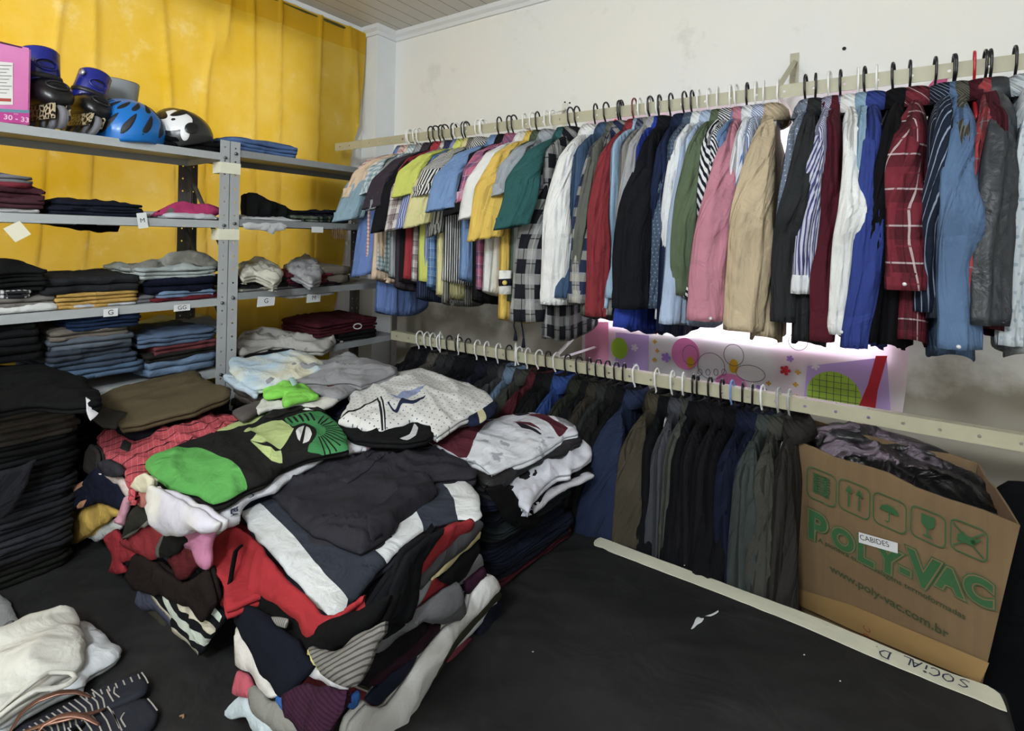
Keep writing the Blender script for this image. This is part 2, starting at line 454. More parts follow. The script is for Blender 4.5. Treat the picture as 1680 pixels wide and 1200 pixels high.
# window behind the printed sheet
bm = bmesh.new(); box(bm, (WX0, .11, WZ0), (WX1, .12, WZ1)); wn = struct(link('window_1', bm, plain('#f4f7ff', .3, emit=7.5), smooth=False))
bm = bmesh.new()
for a, b in (((WX0, .07, WZ0), (WX0+.04, .11, WZ1)), ((WX1-.04, .07, WZ0), (WX1, .11, WZ1)), ((WX0+.04, .07, WZ0), (WX1-.04, .11, WZ0+.03)), ((WX0+.04, .07, WZ1-.04), (WX1-.04, .11, WZ1)), ((1.79, .07, WZ0+.03), (1.82, .11, WZ1-.04))): box(bm, a, b)
local(link('window_frame', bm, plain('#b9bcc0', .4), smooth=False), wn)

# printed sheet over the window
def sheetmat():
    s = NT('printed sheet'); c = lin('#f3dfe6')
    c = s.mix(s.ramp(s.noise(4, 3), .42, .6), lin('#fbf7f9'), lin('#f3dbe6'))
    s.l.new(c, s.b.inputs['Base Color']); s.b.inputs['Roughness'].default_value = .6
    tr = s.n.new('ShaderNodeBsdfTranslucent'); s.l.new(c, tr.inputs[0]); mx = s.n.new('ShaderNodeMixShader'); mx.inputs[0].default_value = .35
    out = s.n['Material Output']; s.l.new(s.b.outputs[0], mx.inputs[1]); s.l.new(tr.outputs[0], mx.inputs[2]); s.l.new(mx.outputs[0], out.inputs[0]); return s.m
def tint(col):
    key = ('t', col)
    if key in MC: return MC[key]
    s = NT('print ink'); s.b.inputs['Base Color'].default_value = lin(col); s.b.inputs['Roughness'].default_value = .6
    tr = s.n.new('ShaderNodeBsdfTranslucent'); tr.inputs[0].default_value = lin(col); mx = s.n.new('ShaderNodeMixShader'); mx.inputs[0].default_value = .3
    s.l.new(s.b.outputs[0], mx.inputs[1]); s.l.new(tr.outputs[0], mx.inputs[2]); s.l.new(mx.outputs[0], s.n['Material Output'].inputs[0]); MC[key] = s.m; return s.m
SF = Frame((0, -.012, 0), (0, -1, 0), (1, 0, 0))
def spx(x, y): return SF.px(x, y)
bm = bmesh.new(); nx, nz = 70, 60
xa, xb = 1.235, 2.375
def sh(x, z): return -.012-.006*(vn(x*7, z*3, 5)-.5)
g = {}
for i in range(nx+1):
    for k in range(nz+1):
        x = xa+(xb-xa)*i/nx; zt = 2.19+.01*sin(x*9); zb = 1.075+.015*sin(x*5)
        z = zb+(zt-zb)*k/nz; g[i, k] = bm.verts.new((x+(.0 if i < nx else .02*sin(z*6)), sh(x, z), z))
for i in range(nx):
    for k in range(nz): bm.faces.new((g[i, k], g[i+1, k], g[i+1, k+1], g[i, k+1]))
sheet = tag(link('printed_sheet', bm, sheetmat()), 'pink and lilac printed plastic sheet hung over the window behind the shirts', 'window covering')
def motif(nm, polys, col, h=.012):
    for p in polys:
        bm = bmesh.new(); polyface(bm, SF, p, h); local(link(nm, bm, tint(col), smooth=False), sheet)
def ell(c, rx, ry, n=28, a0=0, a1=2*pi): return [(c[0]+rx*cos(a0+(a1-a0)*i/n), c[1]+ry*sin(a0+(a1-a0)*i/n)) for i in range(n)]
def flower(c, r, n=5, ph=0):
    out = []
    for i in range(n*8):
        a = 2*pi*i/(n*8); rr = r*(.45+.55*abs(cos(n*a/2+ph))**.6); out.append((c[0]+rr*cos(a), c[1]+rr*sin(a)))
    return out
motif('pink_panel', [[spx(*p) for p in ((962, 528), (1000, 528), (1000, 640), (962, 630))]], '#e79ab9', .0105)
motif('lilac_panel', [[spx(*p) for p in ((1012, 545), (1066, 550), (1064, 650), (1010, 640))], [spx(*p) for p in ((1325, 600), (1455, 585), (1462, 690), (1318, 668))]], '#c9abe2', .011)
motif('green_disc', [ell(spx(1018, 571), .037, .045)], '#a9cf3a')
motif('pink_disc', [ell(spx(1126, 580), .055, .062), ell(spx(1200, 628), .055, .035)], '#e884bd')
motif('yellow_oval', [ell(spx(1134, 594), .014, .022, 20), ell(spx(1205, 600), .016, .026, 20)], '#e3b528', .0128)
motif('red_band', [[spx(*p) for p in ((1437, 583), (1456, 583), (1440, 640), (1436, 672), (1408, 668), (1424, 630))], flower(spx(1289, 607), .018), flower(spx(1275, 195), .025), flower(spx(1010, 204), .02)], '#cf2433')
motif('purple_flower', [flower(spx(1094, 586), .02), flower(spx(1297, 588), .012), flower(spx(1250, 638), .02)], '#a77fd0')
motif('white_flower', [flower(spx(1043, 570), .016), flower(spx(1045, 600), .014), flower(spx(1338, 600), .014)], '#f2ecf6', .0125)
motif('green_arch', [[tuple(spx(1328, 668))]+[(spx(1368, 640)[0]+.08*cos(a), spx(1368, 650)[1]+.085*sin(a)) for a in [pi-pi*i/18 for i in range(19)]]+[tuple(spx(1405, 672))]], '#b5d94a', .0115)
motif('yellow_ornament', [flower(spx(a, b), .009, 4) for a, b in ((1078, 545), (1076, 560), (1080, 575), (1075, 590), (1079, 606), (1310, 610), (1306, 630), (1308, 650), (1140, 626), (1262, 628))], '#d8a43c', .0125)
bm = bmesh.new(); c0 = spx(1368, 650)
for k in range(-3, 4):
    ribbon(bm, SF, [(c0[0]+k*.021, c0[1]-.03), (c0[0]+k*.021, c0[1]+.083*math.sqrt(max(.02, 1-(k*.021/.082)**2)))], .0018, .0128)
for k in range(5):
    hw = .08*math.sqrt(max(.05, 1-(k*.02/.085)**2)); ribbon(bm, SF, [(c0[0]-hw, c0[1]+k*.02-.01), (c0[0]+hw, c0[1]+k*.02-.01)], .0018, .0128)
local(link('grid_outline', bm, tint('#6a5a66'), smooth=False), sheet)
for c, rx, ry in ((spx(1134, 582), .03, .038), (spx(1205, 582), .035, .04), (spx(1168, 600), .05, .05), (spx(1232, 612), .05, .03), (spx(1310, 560), .03, .03)):
    bm = bmesh.new(); ribbon(bm, SF, ell(c, rx, ry, 30), .0022, .013, True); local(link('ink_outline', bm, tint('#6a5a66'), smooth=False), sheet)
for k in range(4): bm = bmesh.new(); ribbon(bm, SF, ell(spx(1150+k*13, 610), .008, .012, 16), .002, .013, True); local(link('ink_outline', bm, tint('#6a5a66'), smooth=False), sheet)
bm = bmesh.new(); f0 = Frame((0, -.02, 0), (0, -1, 0), (1, 0, 0))
cushdat = [f0.px(*p) for p in ((1535, 128), (1556, 124), (1552, 150), (1541, 182), (1530, 178), (1520, 150))]
o = cushion('wall_rag', f0, cushdat, .004, fabric('#d3508a'), sp=.02, wr=.004); tag(o, 'bright pink cloth corner pinned to the wall below the rail', 'cloth')

# curtains on the left wall
def curtmat():
    s = NT('yellow curtain')
    n = s.noise(2.6, 5, .6); n2 = s.noise(9, 5, .65)
    f = s.ramp(s.math('ADD', s.math('MULTIPLY', n, .65), s.math('MULTIPLY', n2, .35)), .38, .66)
    c = s.mix(f, lin('#dcb62f'), lin('#e6c968'))
    c = s.mix(s.math('MULTIPLY', s.ramp(n2, .6, .78), .45), c, lin('#f3e6b0'))
    sep = s.new('ShaderNodeSeparateXYZ', i_0=s.obj())
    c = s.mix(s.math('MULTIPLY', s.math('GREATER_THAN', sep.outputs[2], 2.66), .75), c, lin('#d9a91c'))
    s.l.new(c, s.b.inputs['Base Color']); s.b.inputs['Roughness'].default_value = .85; s.b.inputs['Specular IOR Level'].default_value = .15
    s.l.new(s.bump(s.noise(60, 4, .6), .3, .003), s.b.inputs['Normal'])
    tr = s.n.new('ShaderNodeBsdfTranslucent'); s.l.new(c, tr.inputs[0]); mx = s.n.new('ShaderNodeMixShader'); mx.inputs[0].default_value = .45
    s.l.new(s.b.outputs[0], mx.inputs[1]); s.l.new(tr.outputs[0], mx.inputs[2]); s.l.new(mx.outputs[0], s.n['Material Output'].inputs[0]); return s.m
def curtain(nm, x0, yfun, zt, zb, amp, lam, mat, seed, ny=260, nzz=60):
    bm = bmesh.new(); g = {}
    for k in range(nzz+1):
        z = zb+(zt-zb)*k/nzz; ya, yb = yfun(z)
        for i in range(ny+1):
            t = i/ny; y = ya+(yb-ya)*t; yy = y+.04*(2.7-z)*sin(y*5+seed)
            d = vn(yy/lam, z/2.5, seed); d2 = (1-abs(2*vn(yy/(lam*.55)+3, z/1.6, seed+1)-1))**9
            d3 = vn(yy/.4, z/.5, seed+2)
            x = x0+amp*(d*.7+.85*d2+.35*d3-.7)
            g[k, i] = bm.verts.new((x, y, z+.006*vn(y*12, 0, seed)*(k == nzz)))
    for k in range(nzz):
        for i in range(ny): bm.faces.new((g[k, i], g[k, i+1], g[k+1, i+1], g[k+1, i]))
    o = link(nm, bm, mat); return o
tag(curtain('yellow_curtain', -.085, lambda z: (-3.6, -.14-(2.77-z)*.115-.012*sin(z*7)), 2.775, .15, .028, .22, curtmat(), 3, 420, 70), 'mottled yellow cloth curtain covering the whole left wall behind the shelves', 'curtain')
tag(curtain('white_curtain', -.118, lambda z: (-.5, -.045-.012*sin(z*9)-.02*(z < 2.5)), 2.73, .15, .008, .1, fabric('#eceae6', var=.04), 8, 60, 40), 'narrow strip of white curtain between the yellow curtain and the corner', 'curtain')
bm = bmesh.new(); tube(bm, [(-.092, -3.6, 2.765), (-.092, -.20, 2.765)], .011, 8)
tag(link('curtain_rod', bm, plain('#5b5a20', .6)), 'thin dark olive rod along the top of the yellow curtain', 'curtain rod')

# ------------------------------------------------------------------ perforated steel
def perf(bm, o, u, v, L, W, pitch, r, holes=True, off=0., rx=1.):
    """flat strip, length along u, width along v, real round holes down the middle"""
    o = np.array(o, float); u = np.array(u, float); v = np.array(v, float)
    n = max(1, int(round(L/pitch))); p = L/n; N = 12
    for i in range(n):
        c = o+u*(p*(i+.5))+v*(W*.5+off)
        lo, hi = -W*.5-off, W*.5-off
        sq = []
        for k in range(N):
            a = 2*pi*(k+.5)/N; ca, sa = cos(a), sin(a)
            t = min((p/2)/abs(ca) if abs(ca) > 1e-6 else 9, (hi if sa > 0 else -lo)/abs(sa) if abs(sa) > 1e-6 else 9)
            sq.append((ca*t, sa*t))
        sq_c = [(p/2, hi), (-p/2, hi), (-p/2, lo), (p/2, lo)]
        out = [bm.verts.new(c+u*a+v*b) for a, b in sq]; cor = [bm.verts.new(c+u*a+v*b) for a, b in sq_c]
        if holes: inn = [bm.verts.new(c+u*r*rx*cos(2*pi*(k+.5)/N)+v*r*sin(2*pi*(k+.5)/N)) for k in range(N)]
        for k in range(N):
            j = (k+1) % N
            if holes: bm.faces.new((inn[k], out[k], out[j], inn[j]))
            A, B = np.array(sq[k]), np.array(sq[j])
            if abs(A[0]-B[0]) > 1e-6 and abs(A[1]-B[1]) > 1e-6:
                q = min(range(4), key=lambda m_: np.hypot(*(np.array(sq_c[m_])-(A+B)/2)))
                bm.faces.new((out[k], cor[q], out[j]))
        if not holes: bm.faces.new(out)
GREY = plain('#a3a6a7', .5, var=.08, bump=.15, bs=60, spec=.4); DGREY = plain('#5a5653', .55, var=.1); BEIGE = plain('#a9a48c', .5, var=.1, bump=.1)
def solid(o, t=.0018):
    md = o.modifiers.new('th', 'SOLIDIFY'); md.thickness = t; md.offset = 0; return o
def post(parent, x, y, z0, z1, sx, sy, mat, w=.034):
    """slotted angle upright: corner at (x, y), one leg along x, one along y"""
    bm = bmesh.new()
    perf(bm, (x, y, z0), (0, 0, 1), (0, sy, 0), z1-z0, w, .05, .0035)
    perf(bm, (x, y, z0), (0, 0, 1), (sx, 0, 0), z1-z0, w, .05, .0035)
    o = link('post', bm, mat, smooth=False); solid(o, .002); local(o, parent); return o
def shelf(parent, x0, x1, y0, y1, ztop, mat, lip=.026):
    bm = bmesh.new(); t = .0015
    box(bm, (x0, y0, ztop-.002), (x1, y1, ztop)); box(bm, (x1-t, y0, ztop-lip), (x1, y1, ztop-.002)); box(bm, (x0, y0, ztop-lip), (x0+t, y1, ztop-.002))
    box(bm, (x1-.012, y0, ztop-lip), (x1-t, y1, ztop-lip+t))
    box(bm, (x0, y0, ztop-lip), (x1, y0+t, ztop-.002)); box(bm, (x0, y1-t, ztop-lip), (x1, y1, ztop-.002))
    o = link('shelf', bm, mat, smooth=False); local(o, parent); return o
XS, XR = .35, .03
LZ = (1.938, 1.692, 1.41, 1.15, .88, .58, .25); RZ = (1.958, 1.70, 1.425, 1.165, .88, .58, .25)
uL = empty('shelving_unit', (.19, -1.6, 0), 'grey steel shelving unit at the left holding skates, helmets and folded clothes', 'shelves')
for z in LZ: shelf(uL, XR, XS-.002, -2.07, -1.125, z, GREY)
for (x, y, sx, sy, mt) in ((XS, -1.122, -1, -1, GREY), (XR, -1.122, 1, -1, DGREY), (XS, -2.075, -1, 1, GREY), (XR, -2.075, 1, 1, DGREY)): post(uL, x, y, 0, 1.985, sx, sy, mt)
bm = bmesh.new()
for z0, z1 in ((1.9, 1.70), (1.66, 1.45)):
    tube(bm, [(XR+.01, -1.128, z0), (XS-.02, -1.128, z1-.12)], .009, 4, .25)
local(link('brace', bm, DGREY, smooth=False), uL)
uR = empty('shelving_unit', (.19, -.7, 0), 'grey steel shelving unit in the corner under the end of the upper rail', 'shelves')
for z in RZ: shelf(uR, XR, XS-.002, -1.115, -.285, z, plain('#85888a', .5, var=.12, bump=.15, bs=60, spec=.4))
for (x, y, sx, sy, mt) in ((XS, -1.117, -1, 1, GREY), (XR, -1.117, 1, 1, DGREY), (XS, -.28, -1, -1, DGREY), (XR, -.28, 1, -1, DGREY)): post(uR, x, y, 0, 1.985, sx, sy, mt)
# bolts at the joints, cream tape round the two front posts, size labels
PX_ = Frame((XS+.0015, 0, 0), (1, 0, 0), (0, 1, 0))
for par, ys, zs in ((uL, (-1.139,), LZ), (uR, (-1.10,), RZ)):
    for z in zs[:4]:
        for y in ys:
            bm = bmesh.new(); tube(bm, [(XS, y, z-.017), (XS+.006, y, z-.017)], .006, 8); local(link('bolt', bm, plain('#6b6d70', .4, .6)), par)
TAPE = plain('#dedbc6', .7, var=.05)
for za, zb, lb in ((1.905, 1.865, 'upper'), (1.662, 1.622, 'lower')):
    bm = bmesh.new(); box(bm, (XS-.05, -1.157, zb), (XS+.0035, -1.0815, za))
    tag(link('tape', bm, TAPE, smooth=False), lb+' of two cream tape bands tying the shelf posts together', 'tape')
def lab(par, px, py, wpx, s, mat='#d6d8d8', zoff=0, tilt=0., hh=.03, sz=.026, droop=.0):
    c = X_(XS+.003, px, py); wd = wpx/FPX*2.1
    fr = Frame((XS+.002+.004, c[1], c[2]), (1, 0, 0), (0, 1, 0))
    bm = bmesh.new(); pts = [(-wd/2, -hh/2-droop), (wd/2, -hh/2), (wd/2, hh/2), (-wd/2, hh/2)]
    pts = [(a*cos(tilt)-b*sin(tilt), a*sin(tilt)+b*cos(tilt)) for a, b in pts]
    polyface(bm, fr, pts, 0); o = link('size_label', bm, plain(mat, .6), smooth=False); solid(o, .0006); local(o, par)
    if s: text('lettering', s, fr, 0, 0, sz, plain('#202022', .7), o, h=.001, ang=tilt)
lab(uL, 28, 380, 17, '', '#dcd6c0', tilt=.6, hh=.045); lab(uL, 233, 362, 12, 'M', hh=.05, sz=.02, tilt=.15)
lab(uL, 181, 513, 16, 'G', sz=.022, hh=.024); lab(uL, 298, 505, 22, 'GG', sz=.020, hh=.022)
lab(uR, 436, 494, 30, 'G', tilt=-.1, hh=.032, droop=.008); lab(uR, 514, 489, 28, 'M', tilt=-.1, hh=.03, droop=.006); lab(uR, 520, 377, 24, '', hh=.024)

# ------------------------------------------------------------------ rails
YR = -.40
def rail(nm, x0, x1, zt, label):
    t = empty(nm, (x0, YR, zt), label, 'rail')
    bm = bmesh.new(); perf(bm, (x0, YR, zt), (1, 0, 0), (0, 0, -1), x1-x0, .038, .075, .0042)
    perf(bm, (x0, YR, zt), (1, 0, 0), (0, 1, 0), x1-x0, .030, .075, .0042)
    o = link('steel_angle', bm, BEIGE, smooth=False); solid(o, .0025); local(o, t); return t
ZU, ZL = 2.116, 1.204
rail('clothes_rail', 0.0, 3.4, ZU, 'upper beige perforated steel rail carrying the shirts'); rail('clothes_rail', .44, 3.4, ZL, 'lower beige perforated steel rail carrying the dark jackets')
def bracket(x, ztop, zr, label, mat):
    t = empty('rail_bracket', (x, 0, zr), label, 'bracket')
    bm = bmesh.new(); perf(bm, (x-.014, -.004, zr-.12), (0, 0, 1), (1, 0, 0), ztop-zr+.12, .028, .06, .004); o = link('wall_strap', bm, mat, smooth=False); solid(o, .003); local(o, t)
    bm = bmesh.new(); tube(bm, [(x, -.004, zr-.02), (x, YR+.004, zr-.015)], .011, 4, .5); tube(bm, [(x, -.004, ztop-.03), (x-.002, YR+.03, zr-.01)], .010, 4, .3); local(link('arm', bm, mat, smooth=False), t)
bracket(2.051, 2.33, ZU, 'beige steel bracket standing above the right half of the upper rail', BEIGE)
bracket(1.12, 2.27, ZU, 'white painted bracket above the middle of the upper rail', plain('#d4d2c8', .6))
bracket(.46, 2.25, ZU, 'white painted bracket above the left end of the upper rail', plain('#d4d2c8', .6))
bracket(1.30, 1.36, ZL, 'white bracket arm bracing the lower rail at the middle', plain('#dcdcd8', .5))

# ================================================================== HANGING CLOTHES
HM = {}
def hanger(x, zt, col, label, group, y0=YR, span=.15, empty_=False):
    key = (col, span)
    if key not in HM:
        bm = bmesh.new(); pts = []
        for k in range(15):
            a = rad(-35)+rad(235)*k/14; pts.append((0, .002+.020*cos(a), .000+.020*sin(a)))
        pts = pts + [(0, -.014, -.03), (0, 0, -.05), (0, 0, -.075)]
        tube(bm, crom(pts, False, .006), .0032, 7)
        tube(bm, crom([(0, -span, -.172), (0, -span*.55, -.135), (0, 0, -.075), (0, span*.55, -.135), (0, span, -.172)], False, .02), .005, 7, 1.6)
        tube(bm, [(0, -span, -.172), (0, span, -.172)], .0035, 6)
        me = bpy.data.meshes.new('hanger'); bm.to_mesh(me); bm.free()
        me.materials.append(plain(col, .35)); me.polygons.foreach_set('use_smooth', [True]*len(me.polygons)); HM[key] = me
    o = bpy.data.objects.new('clothes_hanger', HM[key]); COL.objects.link(o); o.location = (x, y0, zt+.001)
    o.rotation_euler = (0, 0, random.uniform(-.16, .16)); tag(o, label, 'hanger', group); return o
def loop_mesh(rings, uvs, closed=True, capb=True):
    bm = bmesh.new(); uvl = bm.loops.layers.uv.new(); V = [[bm.verts.new(p) for p in r] for r in rings]; n = len(rings[0])
    for i in range(len(rings)-1):
        for k in range(n):
            j = (k+1) % n; f = bm.faces.new((V[i][k], V[i+1][k], V[i+1][j], V[i][j]))
            u = (uvs[i][k], uvs[i+1][k], uvs[i+1][j] if j else (uvs[i+1][-1][0]+.01, uvs[i+1][-1][1]), uvs[i][j] if j else (uvs[i][-1][0]+.01, uvs[i][-1][1]))
            for lp, q in zip(f.loops, u): lp[uvl].uv = q
    return bm
def garment(nm, label, cat, group, x, ztop, mat, L=.72, W=.22, kind='L', slen=.56, sw=.06, sx=0., prot=.03, seed=0, thick=.022, yaw=0., collar=True, cuff=None, open_front=False, fwd=.8, collar_mat=None, bend=0.):
    """hanging garment, perpendicular to the rail: body, sleeves, collar"""
    rnd = random.Random(seed); root = empty(nm, (x, YR, ztop), label, cat, group)
    cy, sy = cos(yaw), sin(yaw)
    def tw(lx, ly, z): return (x+lx*cy-ly*sy, YR+lx*sy+ly*cy, z)      # ly negative = towards the room
    N = 40; rows = 26; rings = []; uvs = []
    for i in range(rows+1):
        t = i/rows; s = t**1.25*L
        hw = .052+(W-.052)*min(1, (s/.085))**.62 if s < .085 else W+.012*(s-.085)/L
        T_ = thick*(.45+.75*min(1, s/.12))*(1+.25*s/L); ring = []; uv = []
        for k in range(N):
            a = 2*pi*k/N; ca, sa = cos(a), sin(a)
            ly = hw*math.copysign(abs(ca)**.85, ca); fold = .35+.65*min(1, s/.3)
            lx = T_*math.copysign(abs(sa)**.7, sa)
            lx += fold*.013*(float(vn(ly/.055+seed*3.1+lx*20, s/.5, seed))-.5)*2
            lx += .014*(float(vn(ly/.2+seed, s/.35, seed+5))-.5)*fold
            hem = -.035*(abs(ca)**2)*t**6*(-1) if kind != 'J' else 0
            z = ztop-.004-s-(.02*max(0, 1-s/.06))*(0) + hem + .006*float(vn(ly/.05, 0, seed+2))*t**4
            ring.append(tw(lx, ly, z)); uv.append((ly*1.1+(.0 if sa > 0 else .5)+lx, -s))
        rings.append(ring); uvs.append(uv)
    cx_ = np.mean(np.array(rings[-1]), 0); last = [tuple(cx_[j]*.2+p[j]*.8+(0, 0, .012)[j]*1 for j in range(3)) for p in rings[-1]]
    rings.append(last); uvs.append(uvs[-1])
    bm = loop_mesh(rings, uvs); local(link('body', bm, mat), root)
    for sgn in (-1, 1):
        if kind == 'N': break
        rings = []; uvs = []; n = 36 if sgn < 0 else 18; m_ = 30 if sgn < 0 else 12
        Ls = slen; dirv = np.array([cos(fwd), sin(fwd)]); per = np.array([-dirv[1], dirv[0]])
        ph = rnd.uniform(0, 6)
        for i in range(m_+1):
            t = i/m_; s = t*Ls
            if kind == 'S':
                a = sw*(.40+.60*min(1, (t*2.0)))*(1+.12*t); b = a*.50
            else:
                a = sw*(.32+.68*min(1, t*1.7)**.72)*(1-.10*max(0, t-.75)/.25); b = a*.40
            top = min(1, t/.07)
            a *= .35+.65*top**.6; b *= .35+.65*top**.6
            oy = (W-.105 + .07*min(1, t*7)**.75 + prot*min(1, t*2.2) + (.05*t if kind == 'S' else 0) + .02*sin(t*3+ph)*(kind != 'S') + bend*math.exp(-((t-.48)/.13)**2))
            ox = sx*t + .004*sin(t*4.1+ph) + .010*(float(vn(t*3, seed, 3))-.5)
            if sgn > 0: oy *= .93; a *= .8
            z0 = ztop-.032-s*(.97 if kind != 'S' else .93) + .01*(1-top); ring = []; uv = []
            for k in range(n):
                an = 2*pi*k/n; fo = 1+.22*(float(vn(k/n*9+seed, s/.4, seed+11))-.5)*2*min(1, t*3)
                crease = .007*(1-abs(2*float(vn(s/.06+cos(an)*1.6, sin(an)*.8, seed+7))-1))**3*(.5+1.2*math.exp(-((t-.45)/.18)**2))+.011*(1-abs(2*float(vn(cos(an)*2.6+s*2.5, sin(an)+s*.8, seed+17))-1))**3
                q = dirv*(a*fo*cos(an))+per*((b*fo+crease)*sin(an))
                ring.append(tw(ox+q[0], sgn*oy+(q[1] if sgn < 0 else q[1]*.8), z0+(.012*cos(an) if kind == 'S' else 0)*t)); uv.append((a*an, -s))
            rings.append(ring); uvs.append(uv)
        c_ = np.mean(np.array(rings[-1]), 0)
        rings.append([tuple(c_*.12+np.array(p)*.88+(0, 0, .004)) for p in rings[-1]]); rings.append([tuple(np.array(p)+(0, 0, .035)) for p in rings[-1]]); uvs += [uvs[-1], uvs[-1]]
        so = link('sleeve', loop_mesh(rings, uvs), mat); local(so, root)
        if kind in 'L' and sgn < 0 or (kind == 'L' and cuff):
            base = rings[m_-3:m_+1]; c2 = []; u2 = []
            for i, r_ in enumerate(base):
                cc = np.mean(np.array(r_), 0); g_ = 1.05 if i else 1.0; c2.append([tuple(cc+(np.array(p)-cc)*g_) for p in r_]); u2.append(uvs[m_-3+i])
            cc = np.mean(np.array(c2[-1]), 0); c2.append([tuple(cc+(np.array(p)-cc)*.9) for p in c2[-1]]); u2.append(u2[-1])
            local(link('cuff', loop_mesh(c2, u2), cuff or mat), so)
    if collar:
        rings = []; uvs = []; n = 24
        for s, r1, r2, dz in ((0, .056, .030, -.022), (.1, .060, .036, .0), (.3, .053, .029, .026), (.5, .057, .033, .034), (.7, .072, .044, .022), (.9, .088, .052, -.012), (1, .082, .047, -.010)):
            ring = []; uv = []
            for k in range(n):
                a = 2*pi*k/n; q = 1+.08*(float(vn(a*2, s*3, seed+20))-.5)
                ring.append(tw(r2*q*sin(a), r1*q*cos(a), ztop+dz-.004-.012*(abs(cos(a))*(s > .6)))); uv.append((r1*a, s*.08))
            rings.append(ring); uvs.append(uv)
        local(link('collar', loop_mesh(rings, uvs), collar_mat or mat), root)
    return root
def dark(c, k=.84):
    return '#'+''.join('%02x' % int(int(c[i:i+2], 16)*k) for i in (1, 3, 5))
# fabrics
def plaid(base, c1, c2, p=.075, al=.75): return (base, (('u', p, .42, c1, 0, al*.62), ('v', p, .42, c1, 0, al*.62), ('u', p, .05, c2, .65, .55), ('v', p, .05, c2, .65, .55), ('u', p, .05, base, .2, .8), ('v', p, .05, base, .2, .8), ('u', p, .03, c1, .8, .5)))
def stripe(base, c, p=.016, wd=.4, ax='u', al=1.): return (base, ((ax, p, wd, c, 0, al),))
